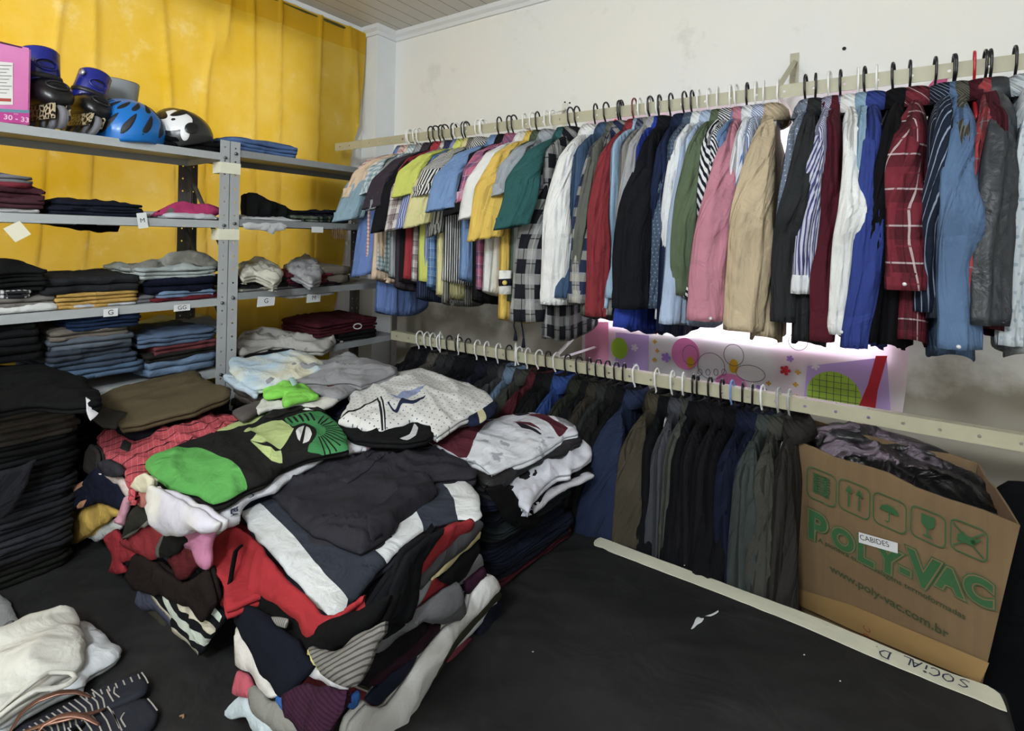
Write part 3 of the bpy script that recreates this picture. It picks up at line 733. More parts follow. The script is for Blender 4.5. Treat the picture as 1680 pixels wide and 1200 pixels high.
# short name, description, centre px of the near sleeve, its lowest px, width px, kind, material, body hem px, hanger colour
U = [
 ('cornflower', 'long cornflower blue cotton shirt', 588, 470, 44, 'S', '#6583c4', 520, 'w'),
 ('pale teal', 'pale teal chambray short-sleeved shirt', 585, 372, 46, 'S', '#8aa9b9', 452, 'w'),
 ('red gingham', 'red and white gingham short-sleeved shirt', 594, 306, 24, 'S', plaid('#e3cfcb', '#a8434a', '#8c3038', .018), 440, 'w'),
 ('peach', 'peach short-sleeved shirt', 600, 330, 32, 'S', '#e6c5a2', 466, 'w'),
 ('teal check', 'white and teal checked short-sleeved shirt', 611, 326, 26, 'S', plaid('#cfd8da', '#3f7f8c', '#2d6470', .022), 452, 'w'),
 ('grey striped', 'pale grey faintly striped short-sleeved shirt', 624, 352, 34, 'S', stripe('#8d9296', '#a9adaf', .02, .3), 463, 'k'),
 ('plum brown', 'dark plum brown wide short-sleeved shirt', 630, 350, 50, 'S', '#3f3540', 480, 'k'),
 ('black polo', 'black short-sleeved polo shirt', 640, 392, 36, 'S', '#1b1a1e', 470, 'k'),
 ('scarlet', 'scarlet red thin shirt', 656, 330, 20, 'S', '#a92533', 467, 'k'),
 ('burgundy plaid', 'white, black and burgundy plaid shirt', 661, 390, 36, 'S', plaid('#d5cdc8', '#52202a', '#1c1a1e', .06), 470, 'k'),
 ('navy pinstripe', 'navy pinstriped long thin shirt', 672, 372, 28, 'S', stripe('#222b46', '#59648a', .014, .15), 497, 'w'),
 ('lime', 'bright lime yellow short-sleeved shirt', 678, 330, 40, 'S', '#cfd53c', 470, 'k'),
 ('blue plaid', 'bright blue plaid short-sleeved shirt', 688, 346, 32, 'S', plaid('#6b97c8', '#2d5b98', '#cfd9e4', .04), 480, 'k'),
 ('blue pinstripe', 'white and blue pinstriped short-sleeved shirt', 680, 385, 38, 'S', stripe('#aab4d6', '#4a5aa0', .012, .45), 470, 'w'),
 ('black and white striped', 'black and white vertically striped short-sleeved shirt', 712, 330, 46, 'S', stripe('#d9d6cf', '#23232a', .013, .5), 470, 'w'),
 ('pale yellow', 'pale yellow rolled-sleeve shirt', 702, 384, 36, 'S', '#dcd287', 492, 'w'),
 ('khaki striped', 'grey khaki striped thin shirt', 716, 400, 24, 'S', stripe('#8d8a7a', '#3a3c46', .014, .4), 505, 'w'),
 ('chambray', 'sky blue chambray short-sleeved shirt', 734, 356, 50, 'S', '#6f92c4', 468, 'k'),
 ('wide black', 'wide black short-sleeved shirt', 756, 362, 46, 'S', '#19181b', 500, 'k'),
 ('pink plaid', 'pink and navy plaid shirt', 767, 340, 26, 'S', plaid('#c05f80', '#39406b', '#dfb8c6', .05), 485, 'k'),
 ('white linen', 'white linen short-sleeved shirt', 784, 370, 40, 'S', '#e4e4e1', 488, 'w'),
 ('cream', 'cream white thin shirt', 797, 400, 30, 'S', '#dad6c8', 490, 'w'),
 ('yellow jacket', 'bright yellow work jacket with white band', 802, 408, 52, 'S', '#e3b81d', 530, 'k'),
 ('olive', 'olive green thin shirt', 824, 360, 24, 'S', '#4a5945', 505, 'w'),
 ('light grey', 'light grey t-shirt', 834, 330, 36, 'S', '#9ca2aa', 480, 'w'),
 ('teal', 'dark teal short-sleeved shirt', 856, 388, 52, 'S', '#235c5b', 500, 'k'),
 ('black plaid flannel', 'long black and white plaid flannel shirt', 868, 540, 56, 'L', plaid('#1b1d24', '#c9cac6', '#8a8c8c', .085, .55), 560, 'k'),
 ('ivory', 'ivory white long-sleeved shirt with cuff', 902, 512, 42, 'L', '#e6e6e4', 500, 'k'),
 ('denim', 'washed blue denim long-sleeved shirt', 926, 500, 34, 'L', '#3a5474', 495, 'k'),
 ('navy check', 'navy and cream checked long-sleeved shirt', 945, 508, 38, 'L', plaid('#25304e', '#d2cbb7', '#7e88a4', .07, .6), 500, 'k'),
 ('olive grey', 'olive grey long-sleeved thin shirt', 956, 512, 22, 'L', '#5f6259', 528, 'k'),
 ('dark red', 'plain dark red long-sleeved shirt', 972, 532, 36, 'L', '#8b2630', 500, 'd'),
 ('ice blue', 'ice blue thin long-sleeved shirt', 988, 516, 22, 'L', '#93b3ce', 500, 'w'),
 ('taupe', 'taupe grey thin long-sleeved shirt', 1000, 530, 22, 'L', '#85827c', 510, 'w'),
 ('dark check', 'dark blue checked shirt', 1008, 508, 18, 'L', plaid('#262d44', '#6a7690', '#aaaabb', .03), 510, 'k'),
 ('dove grey', 'dove grey crumpled shirt', 1018, 470, 24, 'L', '#9b9ca0', 480, 'w'),
 ('royal blue', 'royal blue long shirt', 1020, 548, 34, 'L', '#1f3aa0', 550, 'k'),
 ('broad black', 'broad black long-sleeved shirt with deep cuff', 1032, 518, 58, 'L', '#15171d', 505, 'k'),
 ('ink navy', 'ink navy thin shirt', 1068, 515, 20, 'L', '#1b2747', 555, 'k'),
 ('slate print', 'slate blue small-print shirt', 1078, 520, 26, 'L', ('#47586e', (('o', .012, .18, '#7f90a4'),)), 525, 'k'),
 ('crisp white', 'crisp white long-sleeved shirt', 1090, 540, 34, 'L', '#e0e3e6', 530, 'w'),
 ('powder blue', 'powder blue long-sleeved shirt', 1106, 544, 34, 'L', '#a3b7d6', 540, 'w'),
 ('sage green', 'sage green long-sleeved shirt', 1124, 495, 38, 'L', '#58694c', 480, 'w'),
 ('zebra striped', 'black and white diagonally striped shirt', 1146, 500, 34, 'L', ('#e0e0e2', (('d', .013, .5, '#1d1f2c', 0, 1.),)), 520, 'w'),
 ('steel blue', 'steel blue thin shirt', 1162, 400, 20, 'L', '#6585b4', 480, 'w'),
 ('pink', 'pink long-sleeved shirt with buttoned cuff', 1172, 540, 58, 'L', '#c2788c', 520, 'k'),
 ('plain white', 'plain white thin long-sleeved shirt', 1196, 526, 24, 'L', '#dfe2e8', 510, 'w'),
 ('blue striped', 'white and blue striped business shirt', 1208, 480, 28, 'L', stripe('#d5dbe8', '#4a6bb0', .012, .4), 520, 'w'),
 ('beige', 'large beige crumpled linen shirt', 1230, 560, 62, 'L', '#c3ad88', 565, 'w'),
 ('dotted slate', 'slate blue finely dotted shirt', 1285, 492, 34, 'L', ('#75839a', (('o', .014, .14, '#c0c8d2'),)), 480, 'k'),
 ('charcoal', 'charcoal grey long-sleeved shirt', 1303, 545, 46, 'L', '#2b2d2f', 572, 'k'),
 ('lilac striped', 'white and lilac striped shirt with white cuff', 1330, 494, 32, 'L', stripe('#c3c4da', '#47487c', .009, .45), 480, 'w'),
 ('maroon', 'plain maroon long-sleeved shirt', 1350, 574, 44, 'L', '#551525', 560, 'k'),
 ('bright white', 'bright white long-sleeved dress shirt', 1383, 564, 40, 'L', '#e5e6e4', 520, 'w'),
 ('aqua', 'pale aqua thin shirt', 1398, 480, 18, 'L', '#84a7c2', 480, 'k'),
 ('cobalt', 'cobalt blue long-sleeved shirt', 1418, 588, 40, 'L', '#2c3f8d', 580, 'w'),
 ('jet black', 'jet black long-sleeved shirt', 1450, 582, 44, 'L', '#101014', 580, 'k'),
 ('red flannel', 'red, black and white flannel shirt with rolled sleeve', 1484, 488, 62, 'L', plaid('#7a1f30', '#151114', '#e3cfd0', .085, .6), 575, 'k'),
 ('navy striped', 'navy and white pinstriped long-sleeved shirt', 1532, 528, 42, 'L', stripe('#1e2739', '#8d9bb4', .017, .16), 540, 'k'),
 ('brown striped', 'dark olive brown striped shirt', 1568, 520, 32, 'L', stripe('#43423a', '#6f6d60', .01, .3), 580, 'k'),
 ('big blue', 'big light denim blue long-sleeved shirt', 1572, 590, 70, 'L', '#54739b', 600, 'k'),
 ('red plaid', 'scarlet and grey plaid shirt', 1608, 550, 32, 'L', plaid('#a83338', '#6a3640', '#8b8f96', .06), 540, 'r'),
 ('wine', 'wine red thin shirt', 1628, 480, 24, 'L', '#4c1423', 560, 'k'),
 ('graphite', 'graphite satin long-sleeved shirt with buttoned cuff', 1644, 552, 60, 'L', '#30343a', 540, 'k'),
 ('ice grey', 'ice grey printed shirt cut by the right edge', 1688, 590, 40, 'L', ('#c3ccd3', (('o', .02, .2, '#9fb0bd'),)), 600, 'k'),
]
HC = {'k': '#16161a', 'w': '#e3e3e0', 'r': '#b0202a', 'd': '#6b2e33', 'b': '#6f90cf', 'g': '#a9aaa8'}
HN = {'k': 'black', 'w': 'white', 'r': 'red', 'd': 'dark red', 'b': 'light blue', 'g': 'grey'}
xs = []
for i, (sn, de, cx, yb, wp, kd, mt, hem, hc) in enumerate(U):
    prot = .005+wp*.0011+.012*(i % 2)
    yn = YR-.22-prot; ym = (200+yb)/2
    p = Y_(yn, cx, ym); xx = p[0]; xx += .012; xs.append(xx)
    dep = (p-CAM)@Fv; zb = Y_(yn, cx, yb)[2]; zt = ZU-.090
    # hem of the body, seen near the front edge
    zh = Y_(YR-.15, cx+10, hem)[2]; L = max(.5, min(1.05, zt-zh))
    sl = zt-.05-zb; ww = wp/FPX*dep/2
    lft = U[i-1][0] if i else None; rgt = U[i+1][0] if i+1 < len(U) else None
    if lft and rgt: lb = '%s on the upper rail between the %s and %s ones' % (de, lft, rgt)
    elif rgt: lb = de+' at the left end of the upper rail'
    else: lb = de
    words = lb.split()
    if len(words) > 16: lb = ' '.join(('%s on the upper rail left of the %s one' % (de, rgt)).split()[:16])
    mat = fabric(mt, wr=9) if isinstance(mt, str) else fabric(mt[0], mt[1], wr=9)
    if sn == 'graphite': mat = fabric('#30343a', (), .45)
    rn = random.Random(i*7+1)
    W_ = .22+rn.uniform(-.012, .012)-.06*(i == 0); yw = rn.uniform(-.10, .10)
    g = garment('shirt', lb, 'shirt', 'shirts on the upper rail', xx+yw*(-.22), zt, mat, L=L, W=W_, kind=kd, slen=sl+.018 if kd == 'L' else max(.16, sl)+.012, sw=ww*(1.08 if kd == 'L' else 1.0),
                sx=rn.uniform(-.045, -.01), prot=prot, seed=i+1, thick=.016+.00018*wp, yaw=yw, fwd=.62+rn.uniform(-.2, .15), bend=.035 if sn in ('beige', 'charcoal', 'bright white', 'big blue') else 0,
                cuff=fabric('#dfe2e8') if sn == 'lilac striped' else None)
    if sn == 'yellow jacket':
        for k, (za, zb_, cc) in enumerate(((1.60, 1.52, '#e6e4dc'), (1.572, 1.548, '#1a1c26'))):
            bm = bmesh.new(); tube(bm, [(xx+.05, YR-.262, za-.06), (xx+.052, YR-.262, zb_-.06)], .022+.0015*k, 16, .5, up=(.7, -.7, 0)); local(link('reflective_band', bm, fabric(cc)), g)
        bm = bmesh.new(); tube(bm, [(xx+.060, YR-.277, 1.50), (xx+.062, YR-.282, 1.50)], .008, 14); local(link('emblem', bm, plain('#c9b25a', .4)), g)
    if sn == 'olive':
        bm = bmesh.new()
        for q in (((846, 515), (843, 535), (846, 545)), ((853, 515), (858, 545), (859, 556))):
            pts = [tuple(Y_(YR-.2, *v)) for v in q]; tube(bm, pts, .0025, 6); tube(bm, [pts[-1], (pts[-1][0], pts[-1][1], pts[-1][2]-.03)], [.004, .008], 7)
        local(link('tassel_cord', bm, fabric('#1d2230')), g)
    if sn in ('big blue', 'graphite', 'red flannel', 'bright white', 'pink', 'ivory'):
        c = np.array((xx-.01, yn-.024, zb+.03)); bm = bmesh.new(); tube(bm, [c, c+np.array((0, -.004, 0))], .004, 8); local(link('button', bm, plain('#cfd2d6' if sn not in ('graphite', 'jet black', 'broad black') else '#22242a', .3)), g)
    hanger(xx, ZU, HC[hc], '%s hanger holding the %s' % (HN[hc], ' '.join(de.split()[:10])), 'hangers on the upper rail')
# lower rail: short name, description, near shoulder px x, px y of shoulder, width, colour, hanger
J = [
 ('black lace', 'black lace blouse', 618, '#1d1a1d', 'w'), ('dark charcoal', 'dark charcoal jacket', 630, '#26262a', 'w'), ('soft black', 'soft black cardigan', 640, '#1a1a1d', 'w'),
 ('brown grey', 'brown grey wool jacket', 652, '#5f5952', 'w'), ('dark grey', 'dark grey sweatshirt', 668, '#38393a', 'k'), ('graphite', 'graphite knit jacket', 684, '#303134', 'k'),
 ('matt black', 'matt black jacket', 700, '#1b1b1f', 'k'), ('black wool', 'black wool coat', 716, '#17171b', 'w'), ('midnight', 'midnight blue jacket', 732, '#1c2030', 'w'),
 ('sooty grey', 'sooty grey jacket', 752, '#2d2d30', 'w'), ('smoke grey', 'smoke grey hooded jacket', 770, '#47484b', 'k'), ('jeans', 'pale blue jeans jacket', 788, '#6d88a6', 'w'),
 ('moss grey', 'moss grey jacket', 803, '#44463f', 'w'), ('wine red', 'wine red jacket', 822, '#5a1b27', 'w'), ('pitch black', 'pitch black jacket', 838, '#121215', 'k'), ('black fleece', 'black fleece jacket', 852, '#19191b', 'w'),
 ('royal blue', 'royal blue collared jacket', 872, '#2a4f9e', 'k'), ('dark olive', 'dark olive blazer', 892, '#2c3024', 'k'), ('black suit', 'black suit jacket', 910, '#17171a', 'k'),
 ('earth brown', 'earth brown blazer', 926, '#3b352c', 'k'), ('iron grey', 'iron grey blazer', 942, '#303132', 'k'), ('black tweed', 'black tweed blazer', 958, '#1d1d1d', 'k'), ('raven', 'raven black jacket', 972, '#131316', 'k'),
 ('navy blue', 'navy blue long coat', 992, '#283556', 'w'), ('olive brown', 'olive brown parka', 1030, '#51493a', 'w'), ('ink black', 'ink black coat', 1058, '#131518', 'w'),
 ('ash grey', 'ash grey suit jacket', 1078, '#4d4f58', 'w'), ('grey green', 'grey green suede jacket', 1096, '#50534b', 'k'), ('deep black', 'deep black suit jacket', 1104, '#141418', 'k'),
 ('black brown', 'black brown suit jacket', 1126, '#1e1b1f', 'k'), ('dark plum', 'dark plum blazer', 1148, '#1d191f', 'k'), ('black satin', 'black satin blazer', 1166, '#121217', 'b'),
 ('dark navy', 'dark navy suit jacket', 1186, '#171e38', 'k'), ('royal navy', 'royal navy blazer', 1204, '#18223f', 'k'), ('green grey', 'green grey wool blazer', 1222, '#454d4a', 'w'),
 ('stone grey', 'stone grey blazer', 1252, '#4c4c44', 'g'), ('umber', 'umber brown jacket', 1272, '#383430', 'g')]
for i, (sn, de, cx, col, hc) in enumerate(J):
    yn = YR-.235; p = Y_(yn, cx, 720); xx = p[0]; rn = random.Random(i*11+3); zt = ZL-.078
    nxt = J[i+1][2] if i+1 < len(J) else cx+8
    gap = Y_(yn, nxt, 720)[0]-xx; ww = max(.05, min(.085, gap*.85+.018))
    lb = '%s on the lower rail %s' % (de, 'beside the cardboard carton' if i == len(J)-1 else 'left of the %s one' % J[i+1][0])
    yw = rn.uniform(-.1, .06)
    garment('jacket', lb, 'jacket', 'jackets on the lower rail', xx+yw*(-.22), zt, fabric(dark(col), (), .95, .35, .12, 7.5), L=.78+rn.uniform(-.05, .08), W=.235+rn.uniform(-.01, .01), kind='J', slen=.62+rn.uniform(-.03, .03), sw=ww,
            sx=rn.uniform(-.01, .01), prot=.004+.014*(i % 2)+.02*(ww > .07), seed=200+i, thick=.024, yaw=yw, fwd=.5+rn.uniform(-.15, .15))
    hanger(xx, ZL, HC[hc], '%s hanger holding the %s on the lower rail' % (HN[hc], de), 'hangers on the lower rail')
for cx, nm in ((722, 'leftmost'), (752, 'middle'), (846, 'rightmost')):
    p = Y_(YR, cx, 575)
    h = hanger(p[0], ZL+.012, HC['w'], nm+' of the bare white hangers on the lower rail', 'bare white hangers', y0=YR, span=.12); h.rotation_euler = (0, 0, .5)
# ================================================================== TABLES
TZ = .75
table = empty('display_table', (1.5, -1.4, 0), 'long table covered in black cloth carrying all the clothes piles', 'table')
def tablecloth():
    x0, x1 = .385, 2.545; ya = -2.02
    bm = bmesh.new(); nx, ny = 170, 110; g = {}
    def yedge(x): return -.628-.037*(x-1.64)/.9
    for i in range(nx+1):
        for k in range(ny+1):
            x = x0+(x1-x0)*i/nx; yb = yedge(x); y = ya+(yb-ya)*k/ny
            z = TZ+.005*wrinkle(x, y, 77, 1.0, .17)+.005*wrinkle(x, y, 78, 2.2, .09)
            e = min(1, (x1-x)/.02, (yb-y)/.02, (y-ya)/.02, (x-x0)/.02)
            if yb-y < .075 : z = TZ+.001
            g[i, k] = [x, y, min(z, TZ+.014)-.012*(1-max(0, e))**2]
    # hanging skirt
    idx = {}
    for key, p in g.items(): idx[key] = bm.verts.new(p)
    for i in range(nx):
        for k in range(ny): bm.faces.new((idx[i, k], idx[i+1, k], idx[i+1, k+1], idx[i, k+1]))
    loop = [(i, 0) for i in range(nx)]+[(nx, k) for k in range(ny)]+[(i, ny) for i in range(nx, 0, -1)]+[(0, k) for k in range(ny, 0, -1)]
    prev = [idx[q] for q in loop]; c = np.array((1.5, -1.33))
    for j, dz in enumerate((.02, .1, .3, .55)):
        cur = []
        for n_, q in enumerate(loop):
            p = g[q]; d = np.array(p[:2])-c; ax = np.array((np.sign(d[0])*(q[0] in (0, nx)), np.sign(d[1])*(q[1] in (0, ny)))).astype(float)
            off = .004+(.022*sin(n_*.32)*sin(n_*.11+1))*min(1, dz*3)*(.2 if q[0] == 0 or q[1] == ny else 1)
            cur.append(bm.verts.new((p[0]+ax[0]*off, p[1]+ax[1]*off, TZ-dz)))
        for n_ in range(len(loop)):
            m_ = (n_+1) % len(loop); bm.faces.new((prev[m_], prev[n_], cur[n_], cur[m_]))
        prev = cur
    s = NT('black table cloth'); c = s.mix(s.ramp(s.noise(3, 6, .65), .35, .7), lin('#1a1a1b'), lin('#272626'))
    c = s.mix(s.math('MULTIPLY', s.ramp(s.noise(7, 5, .7), .62, .8), .25), c, lin('#4a4a48'))
    s.l.new(c, s.b.inputs['Base Color']); s.b.inputs['Roughness'].default_value = .62; s.b.inputs['Specular IOR Level'].default_value = .3
    s.l.new(s.bump(s.noise(250, 2), .2, .001, s.bump(s.noise(5, 4, .45, dist=.5), .6, .03)), s.b.inputs['Normal'])
    return link('table_cloth', bm, s.m)
local(tablecloth(), table)
bm = bmesh.new(); box(bm, (.40, -2.0, TZ-.035), (2.525, -.70, TZ-.012)); local(link('tabletop', bm, plain('#6b5a45', .6), smooth=False), table)
for x in (.5, 2.42):
    for y in (-1.9, -.8):
        bm = bmesh.new(); box(bm, (x-.02, y-.02, 0), (x+.02, y+.02, TZ-.035)); local(link('leg', bm, plain('#3b3b3d', .4, .6), smooth=False), table)
TF = Frame((0, 0, TZ+.0045), (0, 0, 1), (-1, .04, 0))
tape_pts = [(975, 897), (985, 884), (1060, 912), (1200, 964), (1330, 1012), (1450, 1062), (1560, 1108), (1620, 1128), (1641, 1142), (1652, 1171), (1600, 1150), (1540, 1126), (1430, 1080), (1300, 1024), (1180, 976), (1080, 938)]
tp = cushion('edge_tape', zf(TZ+.002), [zf(TZ).px(*p) for p in tape_pts], .0022, plain('#c9c7b4', .65, var=.08, bump=.2, bs=30), sp=.012, wr=.0003, ragged=.001)
tp.data.polygons.foreach_set('use_smooth', [False]*len(tp.data.polygons))
tag(tp, 'cream masking tape along the far edge of the table with handwriting', 'tape')
TW = Frame((0, 0, TZ+.0052), (0, 0, 1), (-1, .05, 0))
INK = plain('#2a2f4a', .6)
def hand(strokes, cx, cy, sz, fr, wd, mat, par, nm='handwriting', sl=0):
    bm = bmesh.new()
    for st in strokes:
        pts = crom([(cx+(x+sl*y)*sz, cy+y*sz) for x, y in st], False, sz*.12) if len(st) > 2 else [(cx+(x+sl*y)*sz, cy+y*sz) for x, y in st]
        ribbon(bm, fr, pts, wd, .0004)
    o = link(nm, bm, mat, smooth=False); local(o, par)
LET = {'S': [[(.4, .9), (.1, 1), (-.15, .75), (.1, .5), (.35, .25), (.1, 0), (-.2, .1)]], 'O': [[(.1, 1), (-.2, .7), (-.2, .3), (.1, 0), (.4, .3), (.4, .7), (.1, 1)]],
 'C': [[(.4, .85), (.1, 1), (-.2, .6), (-.1, .1), (.2, 0), (.4, .15)]], 'i': [[(0, 0), (0, .6)], [(0, .85), (.1, .95), (0, 1.05), (-.1, .95), (0, .85)]],
 'A': [[(-.3, 0), (.1, 1)], [(.1, 1), (.35, 0)], [(-.15, .4), (.25, .4)]], 'L': [[(-.2, 1), (-.2, 0)], [(-.2, 0), (.3, 0)]], 'D': [[(-.2, 0), (-.2, 1)], [(-.3, 1), (.2, .95), (.45, .5), (.2, .05), (-.3, 0)]], '.': [[(0, 0), (.06, .03)]],
 'J': [[(.2, 1), (.2, .2), (0, 0), (-.2, .2)]]}
for ch, px_, py_ in (('S', 1582, 1122), ('O', 1556, 1113), ('C', 1534, 1104), ('i', 1517, 1097), ('A', 1502, 1090), ('L', 1486, 1084), ('D', 1452, 1074), ('.', 1435, 1066)):
    c = TW.px(px_, py_); hand(LET[ch], c[0]-.004, c[1]-.013, .026, TW, .0028, INK, tp, sl=.15)
# tear in the cloth
F0 = zf(TZ+.006)
for pts in ([(1133, 1033), (1138, 1024), (1144, 1014), (1150, 1014), (1156, 1012), (1152, 1020), (1144, 1026), (1138, 1032)], [(1156, 1012), (1168, 1008), (1178, 1001), (1180, 1005), (1170, 1010), (1158, 1014)]):
    sub(table, 'tear', F0, pts, .001, plain('#c9ccd0', .7), 'small white tear in the black cloth', sp=.005, wr=.0005, ragged=.002)
for p in ((1122, 928), (873, 1070), (1318, 1075), (1377, 1118)):
    c = Z_(TZ+.008, *p); bm = bmesh.new(); tube(bm, [c, c+np.array((.003, .001, .001))], .0012, 5); local(link('lint', bm, plain('#b9bab8', .8)), table)

# ================================================================== GENERIC PILES
NUM = ['topmost', 'second', 'third', 'fourth', 'fifth', 'sixth', 'seventh', 'eighth', 'ninth', 'tenth', 'eleventh', 'twelfth', 'thirteenth', 'fourteenth', 'fifteenth', 'sixteenth', 'seventeenth', 'eighteenth', 'nineteenth', 'twentieth']
def quad_pile(where, qb, qt, z0, z1, cols, group, jit=.012, kind='folded_garment', lay=2, under=0):
    """stack between footprint qb (bottom) and qt (top): cols listed from bottom, (colour name, colour)"""
    n = len(cols); h = (z1-z0)/n; rn = random.Random(hash_(where))
    for i, (cn, cc) in enumerate(cols):
        t = i/max(1, n-1); q = [np.array(a)*(1-t)+np.array(b)*t for a, b in zip(qb, qt)]
        c = sum(q)/4; a = rn.uniform(-.05, .05); k = 1+rn.uniform(-.5, .6)*jit*3; off = np.array((rn.uniform(-jit, jit), rn.uniform(-jit, jit)))
        pts = []
        for p in q:
            d = (p-c)*k; pts.append((c[0]+d[0]*cos(a)-d[1]*sin(a)+off[0], c[1]+d[0]*sin(a)+d[1]*cos(a)+off[1]))
        o = []
        for j in range(4):
            A_, B_ = np.array(pts[j]), np.array(pts[(j+1) % 4]); o += [A_*.93+B_*.07, A_*.65+B_*.35, A_*.35+B_*.65, A_*.07+B_*.93]
        w = n-i+under
        lb = '%s folded garment, %s from the top in the %s' % (cn, NUM[w-1] if w > 1 else 'topmost', where)
        if w == 1: lb = '%s folded garment on top of the %s' % (cn, where)
        tag(cushion(kind, zf(z0+h*i), o, h*1.06, cc, sp=.022 if i < n-2 else .014, wr=.002 if i < n-1 else .004, layers=lay if h > .012 else 1, ragged=.004, lam=.08), lb, 'clothes', group)
def hash_(s): return sum((i+1)*ord(c) for i, c in enumerate(s))
def quad(x0, x1, y0, y1): return [(x0, y0), (x1, y0), (x1, y1), (x0, y1)]
BK, NV, CH = ('black', '#141416'), ('navy', '#161c2e'), ('charcoal', '#2b2c30')

# ---- centre pile (P1)
P1T = [(1.19, -1.48), (1.575, -1.555), (1.575, -1.20), (1.19, -1.13)]
P1B = [(1.30, -1.56), (1.575, -1.46), (1.525, -1.10), (1.20, -1.16)]
G1 = 'clothes in the centre pile'
quad_pile('centre pile', P1B, P1T, TZ+.005, .985, [('dark navy', '#1a1f33'), ('rose', '#8e3142'), ('pale grey', '#c9ccce'), ('olive', '#4d4b38'), ('off white', '#dad9d4'), NV, ('plum', '#3c1e2c'), ('mid grey', '#6c6c6d'),
  ('crimson', '#8a1d2a'), BK, ('light grey', '#a6a8aa'), ('dark red', '#8f1a28'), ('slate', '#3e4350'), ('jet', '#111113')], G1, under=2)
ZP = 1.02
LP = plane3((1.18, -1.52, 1.02), (1.60, -1.60, 1.02), (1.36, -1.655, .755))
RP = plane3((1.605, -1.56, 1.02), (1.605, -1.2, 1.02), (1.585, -1.28, .757))
BKF = fabric('#0b0b0d', wr=8); RED = fabric('#a80f1e', wr=7)
def lp(off): return Frame(LP.o+LP.n*off, LP.n)
def rp(off): return Frame(RP.o+RP.n*off, RP.n)
hd = T('hooded_jumper', 'bright red hooded top spilling out under the white-edged striped shirt', plane3((1.15, -1.5, .985), (1.6, -1.6, .975), (1.5, -1.2, 1.0)),
  [(398, 845), (370, 866), (348, 886), (344, 916), (356, 938), (369, 957), (372, 996), (402, 986), (432, 974), (450, 984), (466, 993), (490, 1020), (512, 1043), (539, 1037), (560, 1018), (600, 990), (608, 968), (640, 940), (700, 905), (768, 856), (770, 830), (600, 780), (450, 800)],
  .022, RED, 'hoodie', G1, wr=.006, lam=.07, bulge=.004)
sub(hd, 'hem', lp(.004), [(345, 925), (356, 950), (372, 997), (402, 987), (432, 975), (450, 985), (466, 994), (490, 1020), (512, 1044), (539, 1038), (566, 1020), (600, 992), (604, 975), (582, 986), (552, 1012), (524, 1000), (485, 958), (450, 922), (405, 872), (380, 870)], .012, RED, wr=.006, lam=.06)
bm = bmesh.new(); fr = plane3((1.15, -1.5, .990), (1.6, -1.6, .980), (1.5, -1.2, 1.0))
fr = lp(.036)
tube(bm, [fr.w(*fr.px(*p), -.001) for p in crom([(394, 897), (386, 905), (381, 930), (377, 955), (371, 975), (367, 998)], False, 4)], .006, 8, .5); local(link('black_piping', bm, BKF), hd)
sl = '#353a46'; sw = '#dfe2e2'
sp_ = T('striped_polo', 'slate and white panelled polo shirt lying under the dark grey polo', plane3((1.18, -1.48, 1.018), (1.6, -1.6, 1.018), (1.58, -1.2, 1.024)),
  [(396, 822), (412, 808), (450, 780), (500, 750), (620, 740), (712, 776), (762, 782), (785, 805), (792, 840), (780, 850), (752, 847), (695, 866), (637, 914), (604, 950), (574, 986), (551, 1022), (538, 1014), (500, 966), (455, 916), (420, 878), (401, 850)],
  .024, [sl, sw], 'shirt', G1, regions=[([(392, 822), (413, 812), (440, 836), (490, 890), (530, 938), (571, 982), (552, 1020), (500, 970), (455, 920), (398, 855)], 1), ([(606, 892), (637, 918), (695, 869), (680, 836), (664, 822), (650, 850)], 1), ([(708, 772), (764, 776), (800, 806), (796, 848), (752, 848), (744, 820), (728, 796)], 1)], wr=.003, lam=.09, layers=2, bulge=.006)
tp_fr = plane3((1.2, -1.47, 1.046), (1.6, -1.56, 1.048), (1.56, -1.2, 1.054))
pol = T('polo_shirt', 'dark charcoal grey polo shirt folded on top of the centre pile', tp_fr,
  [(442, 794), (445, 776), (468, 758), (520, 745), (575, 735), (620, 722), (660, 717), (690, 716), (705, 728), (745, 742), (783, 763), (779, 773), (745, 774), (712, 778), (716, 790), (720, 797), (690, 815), (654, 834), (648, 855), (630, 872), (608, 886), (591, 893), (560, 880), (512, 863), (482, 840)],
  .030, fabric('#2d2c33', wr=8), 'shirt', G1, wr=.009, lam=.05, ang=2.2, layers=1, bulge=.022, sp=.010)
sub(pol, 'collar', tp_fr, [(592, 748), (604, 736), (640, 727), (700, 716), (718, 728), (716, 740), (690, 740), (655, 746), (620, 756), (600, 762)], .007, fabric('#29282f'), wr=.003, sp=.007, on=pol)
sub(pol, 'placket', tp_fr, [(556, 792), (590, 768), (622, 757), (632, 760), (605, 778), (570, 800)], .004, fabric('#302f37'), wr=.002, sp=.007, on=pol)
sub(pol, 'sleeve', tp_fr, [(600, 850), (622, 828), (655, 808), (700, 792), (718, 792), (714, 802), (690, 818), (655, 838), (648, 856), (628, 872), (608, 884)], .009, fabric('#28272e', wr=8), wr=.004, sp=.008, on=pol)
